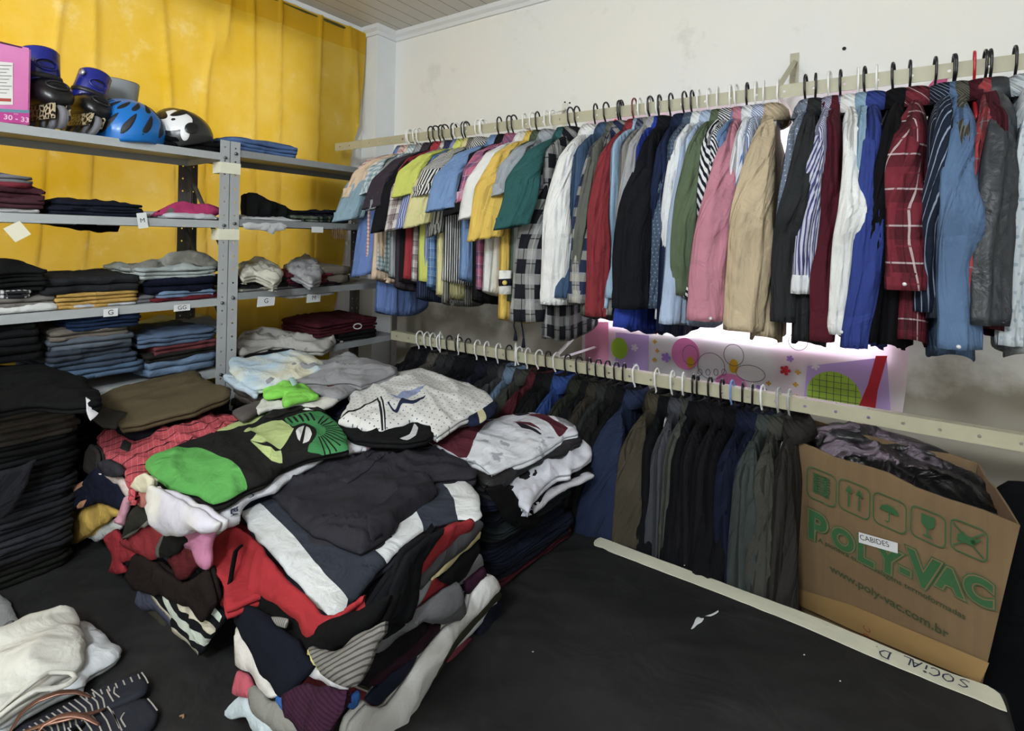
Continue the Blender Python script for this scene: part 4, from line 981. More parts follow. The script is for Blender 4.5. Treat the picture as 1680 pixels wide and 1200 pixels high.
# left face of the centre pile
def PL(nm, lb, off, pts, th, mt, **k): return T(nm, lb, lp(off), pts, th, mt, 'clothes', G1, **k)
def PR(nm, lb, off, pts, th, mt, **k): return T(nm, lb, rp(off), pts, th, mt, 'clothes', G1, **k)
PL('folded_garment', 'black jersey bulging between the red hoodie and the navy shirt', -.016, [(408, 992), (420, 982), (466, 972), (500, 1000), (530, 1030), (570, 1010), (625, 990), (660, 975), (640, 1016), (600, 1050), (560, 1072), (535, 1068), (505, 1062), (470, 1040), (430, 1010)], .03, BKF, wr=.006)
PL('folded_garment', 'light grey cloth corner peeking under the red hoodie', -.004, [(412, 986), (428, 978), (433, 996), (420, 1000)], .012, fabric('#a9a59d'), wr=.002, sp=.008)
PL('knitted_sleeve', 'small grey ribbed knit corner beside the black jersey', .024, [(448, 1012), (474, 1016), (472, 1030), (458, 1026)], .006, fabric('#8b8883', (('u', .006, .35, '#57554f', 0, 1),)), wr=.001, sp=.006)
PL('folded_shirt', 'off white shirt hanging out left of the navy shirt in the centre pile', .0, [(397, 1022), (402, 1030), (420, 1048), (436, 1062), (446, 1100), (464, 1138), (452, 1146), (436, 1128), (418, 1104), (396, 1092)], .012, fabric('#cfc9c3'), wr=.004)
PL('folded_shirt', 'dark navy shirt hanging over the left corner of the centre pile', .014, [(392, 998), (400, 988), (412, 990), (432, 998), (455, 1016), (476, 1034), (492, 1050), (524, 1088), (510, 1108), (472, 1146), (455, 1124), (442, 1104), (430, 1076), (418, 1056), (408, 1044), (398, 1020)], .018, fabric('#0e1320', wr=7), wr=.006)
PL('folded_garment', 'coral pink cloth corner under the off white shirt at left', -.008, [(398, 1098), (412, 1104), (422, 1128), (416, 1150), (389, 1138)], .012, fabric('#bb4a5c'), wr=.003, sp=.009)
PL('folded_garment', 'light grey marl sleeve below the coral corner', -.004, [(415, 1128), (424, 1120), (440, 1136), (452, 1146), (466, 1150), (484, 1170), (502, 1188), (496, 1204), (460, 1200), (436, 1180), (418, 1154)], .014, fabric('#84837c'), wr=.003)
PL('folded_garment', 'bright blue cloth corner between the grey sleeve and the purple knit', .0, [(458, 1144), (476, 1138), (490, 1158), (484, 1174), (466, 1156)], .01, fabric('#1f63b5'), wr=.002, sp=.008)
frl = PL('frilled_garment', 'pale blue frilled garment at the foot of the centre pile', -.012, [(370, 1166), (396, 1140), (412, 1146), (428, 1160), (448, 1172), (470, 1200), (480, 1225), (440, 1230), (425, 1208), (416, 1196), (408, 1180), (392, 1182), (372, 1178)], .008, fabric('#b9c8d0'), wr=.006, lam=.03)
PL('knitted_jumper', 'deep purple ribbed knit top at the front of the centre pile', .010, [(480, 1138), (500, 1124), (518, 1114), (536, 1122), (556, 1128), (584, 1128), (578, 1162), (562, 1190), (546, 1215), (520, 1210), (486, 1176)], .02, fabric('#3d1a33', (('v', .006, .4, '#2a0f24', 0, .8),), wr=9), wr=.004)
PL('folded_shirt', 'white cloth corner above the purple knit', .012, [(508, 1106), (530, 1088), (552, 1104), (574, 1124), (562, 1140), (540, 1126)], .005, fabric('#c6c4c8'), wr=.003, sp=.009)
rb = T('knitted_sleeve', 'grey ribbed knit sleeve with yellow cuff hanging from the centre pile', lp(.036), [(512, 1066), (520, 1057), (540, 1062), (558, 1070), (575, 1058), (590, 1044), (640, 1020), (640, 1040), (622, 1064), (606, 1100), (594, 1124), (580, 1128), (566, 1122), (541, 1108), (524, 1086)], .016,
  [fabric('#77736e', (('u', .0065, .35, '#3f3d3b', 0, .9),)), '#cfc46a'], 'clothes', G1, regions=[([(508, 1066), (518, 1060), (530, 1080), (545, 1104), (541, 1112), (524, 1090)], 1)], wr=.004, uvrot=.9)
PR('folded_garment', 'bright blue cord loop beside the purple knit', .006, [(566, 1158), (570, 1146), (584, 1132), (588, 1140), (584, 1156), (574, 1165)], .008, fabric('#2063b0'), wr=.001, sp=.006)
# right face
PR('folded_garment', 'pale grey marl sliver low in the right side of the centre pile', -.004, [(602, 1138), (612, 1122), (640, 1096), (665, 1070), (660, 1085), (630, 1115), (612, 1146)], .008, fabric('#8e8f93'), wr=.002, sp=.01)
PR('folded_shirt', 'olive green shirt edge beneath the long white one in the centre pile', -.004, [(668, 1145), (700, 1095), (722, 1062), (760, 1016), (782, 990), (806, 958), (817, 975), (800, 992), (770, 1026), (728, 1078), (700, 1122), (680, 1150)], .014, fabric('#3d3c2b'), wr=.004)
PR('folded_garment', 'narrow white edge below the olive shirt at right', -.004, [(728, 1066), (770, 1028), (813, 981), (811, 992), (770, 1040), (740, 1068)], .008, fabric('#c6c9cb'), wr=.002, sp=.01)
PR('folded_garment', 'dusty red edge low on the right of the centre pile', -.006, [(718, 1102), (735, 1072), (755, 1050), (776, 1042), (762, 1064), (742, 1090), (726, 1104)], .010, fabric('#7d2c3c'), wr=.003, sp=.01)
PR('folded_garment', 'coral red cloth bunched by the black table cloth', -.006, [(655, 1192), (664, 1170), (688, 1150), (694, 1156), (688, 1176), (668, 1194)], .014, fabric('#9c3345'), wr=.005, sp=.009)
PR('folded_garment', 'dark navy curled edge at the foot of the centre pile', -.008, [(628, 1210), (650, 1170), (672, 1146), (684, 1144), (676, 1166), (656, 1192), (644, 1215)], .014, fabric('#191d30'), wr=.005, sp=.009)
PR('folded_garment', 'midnight blue curled hem at the right end of the centre pile', -.006, [(776, 1040), (790, 1008), (806, 990), (818, 984), (817, 1000), (806, 1020), (790, 1040)], .014, fabric('#171b2c'), wr=.005, sp=.009)
PR('folded_shirt', 'long white shirt folded diagonally down the right side of the centre pile', .004, [(556, 1212), (566, 1178), (590, 1152), (606, 1150), (624, 1150), (655, 1110), (680, 1071), (702, 1042), (719, 1023), (740, 1012), (757, 1004), (764, 969), (780, 948), (797, 940), (807, 948), (806, 962), (790, 982), (760, 1016), (728, 1052), (705, 1094), (689, 1127), (668, 1160), (646, 1182), (640, 1192), (618, 1205), (600, 1215)], .022, fabric('#d6d5d2', wr=7), wr=.006, lam=.05, ang=.4, bulge=.006)
PR('folded_garment', 'navy blue sleeve tucked left of the long white shirt', .012, [(596, 1146), (610, 1128), (632, 1104), (660, 1084), (684, 1066), (672, 1092), (650, 1121), (630, 1140), (614, 1157)], .010, fabric('#1a1f32'), wr=.003)
PR('folded_garment', 'dark purple black top above the navy sleeve in the centre pile', .008, [(592, 1120), (600, 1090), (615, 1072), (640, 1046), (689, 1021), (718, 1023), (700, 1046), (680, 1070), (655, 1088), (638, 1100), (612, 1118)], .014, [fabric('#151115'), fabric('#2f1322')], regions=[([(650, 1070), (700, 1020), (722, 1022), (680, 1072), (638, 1102), (596, 1122), (600, 1112)], 1)], wr=.004)
PR('t_shirt', 'mid grey marl t-shirt sleeve draped over the right side of the centre pile', .020, [(612, 1066), (620, 1046), (640, 1028), (680, 999), (715, 975), (746, 951), (752, 966), (758, 984), (757, 1002), (748, 1016), (722, 1024), (704, 1020), (686, 1018), (664, 1032), (640, 1046)], .014, fabric('#66666a'), wr=.005, bulge=.006)
PR('folded_garment', 'plum coloured fold at the far end of the centre pile', .004, [(755, 951), (775, 936), (788, 928), (792, 942), (778, 958), (762, 972)], .014, fabric('#3a1630'), wr=.003, sp=.009)
PR('folded_garment', 'mid red fold beside the pale grey sleeve in the centre pile', .002, [(680, 996), (690, 975), (707, 951), (722, 948), (738, 955), (720, 966), (704, 978), (690, 992)], .014, fabric('#8e1320'), wr=.003, sp=.01)
PR('folded_garment', 'light grey blue sliver under the upper grey fold', .006, [(671, 998), (670, 980), (686, 960), (704, 951), (696, 970), (684, 990)], .010, fabric('#9aa0a8'), wr=.002, sp=.01)
PR('folded_garment', 'black folded sleeve below the pale yellow edge in the centre pile', .006, [(713, 947), (735, 920), (776, 886), (778, 900), (767, 920), (754, 942), (736, 955)], .018, BKF, wr=.004)
PR('folded_garment', 'light grey fold at the far end under the striped polo', .0, [(746, 956), (760, 934), (786, 905), (790, 925), (776, 940), (758, 954)], .010, fabric('#77777b'), wr=.003, sp=.01)
PR('folded_garment', 'pale yellow folded edge under the grey fold', .008, [(704, 953), (735, 912), (767, 878), (784, 871), (785, 880), (762, 900), (730, 932)], .010, fabric('#c4b57e'), wr=.002, sp=.01)
PR('folded_garment', 'slate grey fold under the striped polo on the right', .012, [(672, 966), (680, 948), (710, 904), (745, 872), (785, 850), (786, 862), (770, 884), (748, 900), (700, 942), (682, 962)], .016, fabric('#4b4b4f'), wr=.004)
PR('folded_garment', 'wide crimson fold under the striped polo on the right', .014, [(678, 944), (680, 918), (705, 884), (735, 862), (770, 848), (768, 866), (740, 884), (712, 906), (694, 928)], .016, fabric('#9e1522'), wr=.004)
PR('folded_sleeve', 'black sleeve pointing down beside the wide crimson fold', .018, [(626, 1014), (620, 990), (632, 950), (655, 905), (690, 872), (718, 862), (700, 884), (682, 915), (678, 945), (672, 975), (662, 1008), (645, 1014)], .024, fabric('#131418'), wr=.004)
PR('folded_garment', 'blackish navy fold hanging below the striped polo corner', .010, [(556, 1066), (570, 1030), (600, 988), (625, 950), (640, 930), (640, 960), (628, 1000), (655, 1012), (632, 1030), (600, 1046), (575, 1062)], .024, fabric('#0f1116'), wr=.006)

# ---- left pile (P3)
G3 = 'clothes in the left pile'
P3T = [(.60, -1.54), (1.12, -1.53), (1.10, -1.17), (.64, -1.20)]; P3B = [(.66, -1.50), (1.10, -1.51), (1.08, -1.18), (.66, -1.2)]
quad_pile('left pile', P3B, P3T, TZ+.005, 1.03, [('black', '#141416'), ('slate blue', '#3f4358'), ('black', '#16161a'), ('brown', '#241a1a'), ('grey', '#55565a'), ('dark red', '#6d1820'), ('olive black', '#26261f'), ('cherry red', '#8a1a26'), ('pink', '#c77f9c'),
  ('cream', '#cfc5a8'), ('white', '#cfcfd2'), ('dark navy', '#151a2b')], G3, under=4)
FZ = -1.575
def ff(off, tilt=0.): return Frame((.8, FZ-off, 1.0), (0, -1, tilt))
def PF(nm, lb, off, pts, th, mt, tilt=0., **k): return T(nm, lb, ff(off, tilt), pts, th, mt, 'clothes', G3, **k)
PF('folded_garment', 'olive brown cloth corner at the foot of the left pile', .0, [(228, 998), (250, 996), (272, 1002), (280, 1026), (252, 1036), (238, 1016)], .012, fabric('#38342a'), wr=.003)
PF('folded_garment', 'slate blue collar left of the striped top', .006, [(236, 962), (246, 960), (262, 980), (292, 1012), (294, 1030), (262, 1000), (240, 1000), (224, 995)], .012, fabric('#464a5f'), wr=.003)
PF('striped_shirt', 'black and mint white striped top hanging from the left pile', .012, [(248, 958), (276, 968), (300, 982), (350, 984), (376, 1006), (366, 1026), (348, 1052), (335, 1071), (316, 1054), (290, 1032), (288, 1012), (268, 990)], .012,
  ['#14151a', '#c9d2c2', '#cfc6ac'], regions=[([(246, 962), (252, 962), (292, 1008), (288, 1014)], 2), ([(276, 972), (286, 974), (296, 998), (320, 1020), (352, 1044), (344, 1056), (312, 1030), (292, 1008)], 1), ([(300, 986), (312, 986), (340, 1000), (364, 1026), (356, 1036), (330, 1010), (306, 996)], 2), ([(350, 990), (358, 990), (374, 1006), (370, 1016), (354, 1000)], 1), ([(290, 1024), (312, 1040), (336, 1064), (332, 1074), (312, 1056), (288, 1036)], 2)], wr=.004)
PF('folded_garment', 'dark brown velvet garment sagging above the striped top', .022, [(218, 944), (226, 922), (234, 904), (260, 918), (284, 930), (312, 950), (336, 940), (352, 930), (362, 960), (368, 982), (352, 1004), (346, 1012), (336, 1004), (326, 990), (300, 982), (280, 972), (264, 974), (238, 962)], .02, fabric('#1f1513', wr=8), wr=.007)
PF('folded_garment', 'deep maroon folded corner right of the zipped collar', .024, [(282, 914), (296, 898), (322, 884), (336, 900), (334, 922), (312, 946), (300, 944), (292, 926)], .014, fabric('#571019'), wr=.004)
PF('folded_garment', 'bright red sleeve at the left of the left pile', .010, [(178, 880), (194, 866), (206, 884), (232, 904), (226, 916), (206, 922), (212, 936), (186, 936), (194, 912)], .016, fabric('#911521'), wr=.005)
PF('zipped_jacket', 'dark red zipped top unfolding from the left pile', .020, [(206, 882), (234, 866), (262, 844), (284, 866), (276, 892), (264, 916), (236, 906), (212, 892)], .016, [fabric('#8c1c25')], wr=.003)
PF('folded_jacket', 'black zipped collar in the middle of the left pile', .034, [(266, 914), (264, 898), (272, 876), (284, 866), (306, 872), (320, 884), (304, 898), (288, 912)], .014, ['#151413', '#5c5a54'], regions=[([(264, 912), (264, 896), (274, 874), (280, 872), (272, 896), (272, 912)], 1)], wr=.003)
PF('folded_garment', 'olive grey collar with pale piping in the left pile', .036, [(206, 886), (214, 862), (220, 838), (238, 826), (260, 834), (260, 848), (242, 864), (222, 876)], .014, ['#2a2a23', '#7d7a6e'], regions=[([(208, 888), (210, 880), (240, 862), (259, 844), (262, 848), (240, 868)], 1)], wr=.003)
PF('folded_garment', 'peach pink cloth corner at the left of the left pile', .046, [(194, 853), (206, 834), (212, 812), (230, 804), (250, 796), (262, 804), (262, 836), (240, 828), (222, 822), (212, 842), (208, 862)], .012, ['#c98ba0', '#b9695f'], regions=[([(228, 806), (262, 796), (264, 838), (240, 830), (232, 822)], 1)], wr=.005)
PF('folded_garment', 'bright pink shirt corner beside the red hoodie', .030, [(306, 878), (320, 868), (334, 862), (358, 870), (352, 900), (348, 932), (330, 920), (324, 900), (314, 898)], .014, fabric('#cf7ba4'), wr=.004)
PF('crumpled_shirt', 'white and lilac crumpled shirt below the green and black shirt', .050, [(260, 790), (280, 800), (300, 810), (330, 828), (350, 836), (376, 852), (372, 868), (352, 872), (332, 864), (312, 874), (294, 874), (280, 862), (268, 850), (260, 830)], .024, fabric('#c9c5d2', (('n', 9, .45, .6, '#d9d5c6', .8),), wr=7), wr=.010, lam=.035, bulge=.01)
PF('folded_garment', 'cream folded cuff left of the green and black shirt', .044, [(228, 792), (236, 776), (250, 770), (264, 784), (262, 804), (240, 806), (230, 802)], .020, fabric('#cdc5a6'), wr=.004)
PF('folded_garment', 'yellow sleeve with turned cuff jutting out of the left pile', .0, [(104, 857), (112, 836), (125, 818), (139, 832), (165, 822), (187, 824), (207, 838), (188, 854), (160, 872), (131, 890)], .020, fabric('#c29a1e'), wr=.006)
PF('folded_garment', 'white and grey folded edges under the yellow sleeve', -.006, [(150, 880), (165, 868), (190, 852), (205, 858), (205, 868), (185, 880), (165, 888)], .012, ['#b7b8b4'], wr=.004)
PF('football_shirt', 'navy top with orange flashes above the yellow sleeve', .020, [(128, 806), (138, 790), (150, 783), (160, 770), (172, 766), (190, 778), (204, 792), (213, 832), (190, 826), (165, 824), (137, 834), (130, 820)], .018, ['#12162a', '#c98a5e'], regions=[([(133, 800), (140, 790), (150, 786), (154, 790), (142, 798), (134, 808)], 1), ([(132, 812), (140, 818), (136, 830), (131, 822)], 1), ([(142, 830), (146, 820), (155, 816), (150, 828)], 1)], wr=.006)
PF('folded_garment', 'dark grey fabric roll under the red checked shirt', .034, [(172, 758), (184, 752), (200, 758), (208, 776), (196, 780), (180, 776)], .018, fabric('#2d2c33'), wr=.003)
PF('folded_garment', 'blush white strip hanging under the red checked shirt', .030, [(166, 776), (190, 778), (204, 782), (216, 800), (224, 812), (212, 816), (200, 798), (184, 784)], .008, fabric('#d3bfb8'), wr=.003, sp=.008)
PF('folded_garment', 'dark brown jacket shoulder left of the red checked shirt', .0, [(150, 770), (152, 742), (160, 726), (174, 738), (176, 760), (166, 780)], .02, fabric('#34302e'), wr=.004)
rs = T('checked_shirt', 'coral red shirt with fine black stripes on the left pile', plane3((.60, -1.56, 1.07), (1.0, -1.57, 1.085), (.75, -1.2, 1.10)),
  [(158, 714), (176, 706), (200, 698), (230, 692), (260, 688), (285, 682), (310, 678), (340, 675), (372, 676), (398, 682), (390, 700), (360, 714), (300, 735), (268, 745), (246, 760), (240, 780), (228, 790), (221, 806), (214, 799), (208, 780), (200, 758), (174, 752), (173, 736), (164, 724)],
  .026, fabric('#bb3b47', (('v', .012, .14, '#d88a8d', .2, .35), ('u', .045, .085, '#17131a', 0, 1), ('u', .0225, .06, '#d98a90', .3, .3)), wr=8), 'shirt', G3, wr=.008, lam=.04, bulge=.012, sp=.010, uvrot=.35)
sub(rs, 'size_tag', zf(1.11), [(197, 710), (203, 699), (216, 703), (212, 715)], .002, plain('#1b1c1a', .7), sp=.008, wr=.001, ragged=0, on=rs)
gsh_f = plane3((.95, -1.57, 1.085), (1.14, -1.55, 1.085), (1.05, -1.15, 1.12))
T('white_t_shirt', 'white lettered t-shirt between the green shirt and the striped polo', plane3((.95, -1.57, 1.055), (1.2, -1.5, 1.045), (1.05, -1.15, 1.09)),
  [(310, 800), (360, 775), (420, 750), (500, 720), (580, 705), (610, 715), (590, 735), (540, 745), (480, 778), (450, 800), (412, 812), (398, 825), (393, 848), (374, 855), (358, 838), (340, 824)], .018, fabric('#d5d5dc'), 't-shirt', G3, wr=.003)
wt = SC.objects[len(SC.objects)-1] if False else bpy.data.objects['white_t_shirt']
def on_top(ob, x, y, z=1.06, ex=.003, u=(.9, -.45, 0)):
    p = Z_(z, x, y); f = conform(ob, zf(z))(np.array([[zf(z).px(x, y)[0], zf(z).px(x, y)[1]]])); return Frame((p[0], p[1], z+f[0]+ex), (0, 0, 1), u)
for w_, x_, y_, s_ in (('BELA', 384, 829, .020), ('FAZENDA', 418, 795, .016)):
    text('lettering', w_, on_top(wt, x_, y_), 0, 0, s_, plain('#1b2038'), wt, sx=.95, bold=.0006)
bm = bmesh.new(); fw = on_top(wt, 408, 808); ribbon(bm, fw, [(.010*cos(a), .010*sin(a)) for a in [k*2*pi/16 for k in range(13)]], .0025, .001); local(link('printed_mark', bm, plain('#1b2038')), wt)
fw = on_top(sp_, 671, 838, 1.02); bm = bmesh.new(); ribbon(bm, fw, [(.009*cos(a), .009*sin(a)) for a in [k*2*pi/16 for k in range(13)]], .002, .001); ribbon(bm, fw, [(-.004, -.006), (-.003, .006)], .002, .001); ribbon(bm, fw, [(-.003, .0), (.004, .001)], .002, .001); ribbon(bm, fw, [(.004, -.006), (.005, .006)], .002, .001); local(link('emblem', bm, plain('#1d2028')), sp_)
rays = []
for k in range(13):
    a = rad(-68+k*11.5); c0 = (516, 712); r0, r1 = 17, 46 if k < 9 else 40; w0 = .030
    p = lambda r, aa: (c0[0]+r*1.1*cos(aa), c0[1]-r*.72*sin(aa)-2)
    rays.append(([p(r0, a-w0*2), p(r1, a-w0), p(r1+1, a+w0*.6), p(r0, a+w0*2)], 0))
gs = T('rugby_shirt', 'green, lime and black panelled shirt with white ball crest on the left pile', gsh_f,
  [(235, 752), (250, 742), (272, 733), (320, 712), (356, 700), (390, 682), (430, 669), (470, 662), (510, 663), (535, 673), (552, 684), (562, 698), (570, 712), (569, 729), (540, 736), (500, 744), (462, 758), (444, 772), (425, 784), (404, 793), (385, 804), (370, 811), (350, 815), (335, 811), (320, 804), (275, 790), (250, 772)],
  .024, ['#1f1f1d', '#4fae40', '#b9cc77', '#318c4a', '#d8d9d6'], 'shirt', G3, sp=.009, wr=.005, lam=.06, bulge=.020,
  regions=[([(230, 752), (268, 734), (292, 733), (316, 735), (340, 743), (370, 758), (392, 774), (405, 791), (372, 816), (350, 820), (318, 808), (275, 792), (248, 774)], 1),
   ([(352, 702), (375, 690), (414, 679), (433, 681), (422, 692), (403, 700), (385, 706), (360, 703)], 2), ([(414, 678), (430, 667), (447, 662), (470, 660), (453, 670), (440, 680), (430, 680)], 1),
   ([(400, 712), (430, 700), (462, 692), (474, 702), (483, 714), (473, 728), (460, 741), (446, 737), (434, 735), (411, 727), (425, 721)], 2), ([(411, 728), (434, 738), (452, 745), (461, 742), (463, 756), (446, 758), (430, 746)], 2),
   ([(467, 691), (485, 686), (504, 681), (532, 677), (552, 683), (562, 698), (573, 712), (571, 731), (530, 738), (505, 741), (512, 728), (520, 716), (516, 705), (500, 700), (480, 706)], 3)]
   + rays + [([(482, 716), (486, 706), (500, 701), (514, 706), (520, 718), (512, 732), (498, 738), (486, 730)], 0), ([(486, 719), (490, 710), (499, 706), (508, 710), (512, 720), (507, 730), (497, 733), (489, 728)], 4), ([(492, 731), (496, 720), (500, 706), (503, 707), (500, 722), (497, 733)], 0)]
   + [([(470+k*9, 690-k*1.5), (474+k*9, 689-k*1.5), (482+k*9, 700-k*1.2), (479+k*9, 701-k*1.2)], 0) for k in range(5)])
sub(gs, 'collar', gsh_f, [(432, 690), (452, 672), (480, 664), (512, 664), (533, 674), (524, 678), (498, 676), (470, 682), (448, 692)], .007, fabric('#242420'), wr=.003, sp=.008, on=gs)

# ---- right pile at the table's far edge (P2)
G2 = 'clothes in the pile at the far table edge'
P2T = [(1.20, -1.03), (1.535, -1.055), (1.56, -.71), (1.20, -.70)]; P2B = [(1.24, -1.04), (1.53, -1.05), (1.565, -.69), (1.24, -.69)]
quad_pile('pile at the far table edge', P2B, P2T, TZ+.005, 1.0, [('dark wine', '#4b1420'), ('black navy', '#11141f'), NV, ('dark blue', '#151a2c'), ('ink', '#0f1219'), CH, ('dark plaid', '#1d2528'), ('midnight', '#12151f'), BK, ('deep navy', '#161b2c'), ('black grey', '#1c1d20')], G2, jit=.014, lay=3, under=4)
r2 = plane3((1.55, -1.09, 1.02), (1.585, -.68, 1.02), (1.575, -1.05, .80))
def r2f(off): return Frame(r2.o+r2.n*off, r2.n)
T('folded_garment', 'black garment sagging left of the white folded shirt', r2f(0), [(790, 800), (815, 792), (840, 812), (866, 838), (880, 850), (866, 862), (838, 864), (826, 856), (812, 840), (800, 822)], .02, BKF, 'clothes', G2, wr=.006)
T('folded_shirt', 'light grey white sleeve under the white folded shirt', plane3((1.50, -1.08, .95), (1.60, -.66, .97), (1.2, -1.0, .96)), [(876, 838), (874, 818), (895, 802), (930, 788), (961, 774), (976, 779), (962, 786), (922, 802), (900, 818)], .012, fabric('#c0bfc6'), 'shirt', G2, wr=.003)
T('folded_shirt', 'black shirt layer between the two white shirts at the far table edge', plane3((1.50, -1.08, .955), (1.60, -.66, .97), (1.2, -1.0, .97)), [(880, 830), (860, 800), (900, 770), (950, 755), (970, 764), (966, 776), (930, 788), (900, 800)], .018, BKF, 'shirt', G2, wr=.004)
T('folded_shirt', 'bright white crumpled shirt in the pile at the far table edge', plane3((1.50, -1.10, .985), (1.60, -.66, 1.01), (1.2, -1.0, 1.0)), [(814, 796), (840, 780), (870, 760), (898, 742), (912, 742), (930, 733), (956, 721), (970, 730), (973, 743), (958, 754), (941, 764), (938, 773), (915, 774), (898, 788), (879, 806), (874, 822), (867, 836), (850, 824), (838, 812), (822, 810)], .026, fabric('#d3d4de', wr=8), 'shirt', G2, wr=.010, lam=.035, ang=.6, bulge=.008)
T('folded_garment', 'black leather look garment under the white and maroon shirt', plane3((1.45, -1.12, 1.02), (1.58, -.66, 1.035), (1.2, -1.0, 1.03)), [(760, 745), (800, 765), (850, 748), (905, 728), (940, 706), (955, 712), (955, 722), (920, 742), (890, 752), (850, 772), (825, 796), (812, 800), (790, 790), (775, 770)], .022, fabric('#17171a', (), .6), 'clothes', G2, wr=.007)
T('football_shirt', 'white, maroon and grey printed shirt on top of the pile at the far edge', plane3((1.42, -1.10, 1.055), (1.57, -.70, 1.06), (1.22, -.85, 1.075)),
  [(700, 714), (720, 704), (760, 694), (800, 686), (835, 677), (870, 673), (900, 677), (930, 685), (946, 696), (950, 706), (940, 708), (925, 713), (912, 724), (890, 738), (860, 750), (830, 762), (806, 771), (796, 762), (780, 752), (762, 746), (735, 735), (710, 724)], .022,
  [fabric('#d5d8df', (('n', 22, .62, .66, '#5d6470', .6),), wr=9), '#5b1f2c', '#96979b', '#26222a'], 'shirt', G2, regions=[([(696, 716), (722, 707), (775, 698), (812, 690), (794, 700), (782, 718), (766, 747), (735, 735)], 1), ([(868, 680), (893, 680), (908, 690), (932, 702), (918, 714), (906, 702), (888, 690)], 1), ([(905, 682), (925, 684), (942, 694), (936, 701), (920, 696)], 2), ([(842, 678), (860, 676), (876, 676), (870, 679), (850, 681)], 3), ([(846, 695), (862, 700), (880, 708), (889, 713), (886, 715), (868, 708), (856, 706)], 3), ([(840, 693), (870, 697), (888, 708), (866, 701)], 1)], wr=.004, bulge=.014, sp=.010)

# ---- white patterned shirt pile (P4)
G4 = 'clothes in the pile beside the lower rail'
quad_pile('pile beside the lower rail', [(.80, -1.03), (1.17, -1.03), (1.17, -.67), (.80, -.67)], [(.80, -1.05), (1.18, -1.05), (1.17, -.67), (.80, -.67)], TZ+.005, 1.085, [BK, CH, ('bottle green', '#1d2a24'), NV, ('grey', '#4a4c50'), BK, ('rose red', '#9a2a38'), ('blue', '#26406b'), CH, BK, ('navy', '#141b2e')], G4, under=2)
T('folded_garment', 'black sports garment with white crescent under the dotted shirt', plane3((.95, -1.14, 1.10), (1.2, -1.0, 1.11), (.9, -.7, 1.12)), [(548, 700), (560, 680), (620, 690), (700, 690), (714, 706), (700, 720), (660, 726), (610, 722), (575, 716)], .02, ['#141416', '#d0d0d4'], 'clothes', G4, regions=[([(656, 720), (672, 712), (680, 696), (686, 702), (682, 714), (668, 722)], 1)], wr=.006)
T('folded_garment', 'dark red collar peeking below the dotted white shirt', plane3((.93, -1.16, 1.09), (1.15, -1.1, 1.09), (.9, -.7, 1.10)), [(562, 695), (575, 693), (590, 706), (594, 722), (582, 724), (570, 710)], .012, fabric('#8e1c2a'), 'clothes', G4, wr=.003, sp=.01)
T('folded_garment', 'pale pink cloth corner behind the charcoal polo', plane3((.93, -1.2, 1.075), (1.15, -1.12, 1.075), (.9, -.7, 1.09)), [(566, 712), (590, 708), (612, 724), (600, 736), (572, 734)], .014, ['#d8d5de', '#dba3bb'], 'clothes', G4, regions=[([(586, 706), (614, 722), (604, 738), (592, 722)], 1)], wr=.003, sp=.01)
T('folded_garment', 'navy cloth fold below the right corner of the dotted shirt', plane3((1.15, -1.0, 1.11), (1.22, -.8, 1.12), (.9, -.7, 1.12)), [(765, 676), (775, 660), (805, 652), (815, 660), (812, 672), (790, 690), (770, 694)], .014, ['#1b2440', '#d8cf9a'], 'clothes', G4, regions=[([(782, 672), (790, 670), (798, 684), (788, 694)], 1)], wr=.004)
TRW = '#dddcd8'
ws = T('polo_shirt', 'white polo shirt with tiny dots and blue placket, near the lower rail', plane3((.95, -1.12, 1.13), (1.24, -.75, 1.145), (.8, -.7, 1.165)),
  [(555, 686), (562, 672), (575, 648), (572, 637), (600, 627), (626, 616), (650, 606), (670, 601), (690, 600), (712, 606), (735, 613), (772, 624), (790, 633), (804, 642), (811, 650), (800, 659), (780, 670), (757, 682), (737, 694), (717, 707), (708, 702), (704, 692), (690, 686), (677, 684), (650, 694), (627, 703), (612, 700), (600, 697), (575, 691)],
  .024, [fabric(TRW, (('o', .019, .11, '#45506a'),), wr=7), '#1b1d24', '#8d9cc8'], 'shirt', G4, wr=.006, lam=.07, bulge=.022, sp=.010,
  regions=[([(618, 657), (620, 656), (627, 679), (629, 701), (626, 702), (623, 680)], 1), ([(624, 657), (626, 656), (632, 680), (633, 700), (631, 700), (629, 680)], 1), ([(557, 680), (590, 672), (617, 658), (618, 661), (592, 675), (558, 684)], 1), ([(640, 655), (652, 658), (660, 650), (680, 648), (698, 643), (690, 650), (678, 656), (668, 660), (650, 662)], 2)])
sub(ws, 'placket_edge', zf(1.16), [(636, 653), (648, 659), (656, 651), (660, 648), (676, 650), (698, 644), (696, 646), (678, 653), (660, 653), (652, 661), (644, 660)], .003, fabric('#232c4a'), sp=.006, wr=.0005, ragged=0, on=ws)

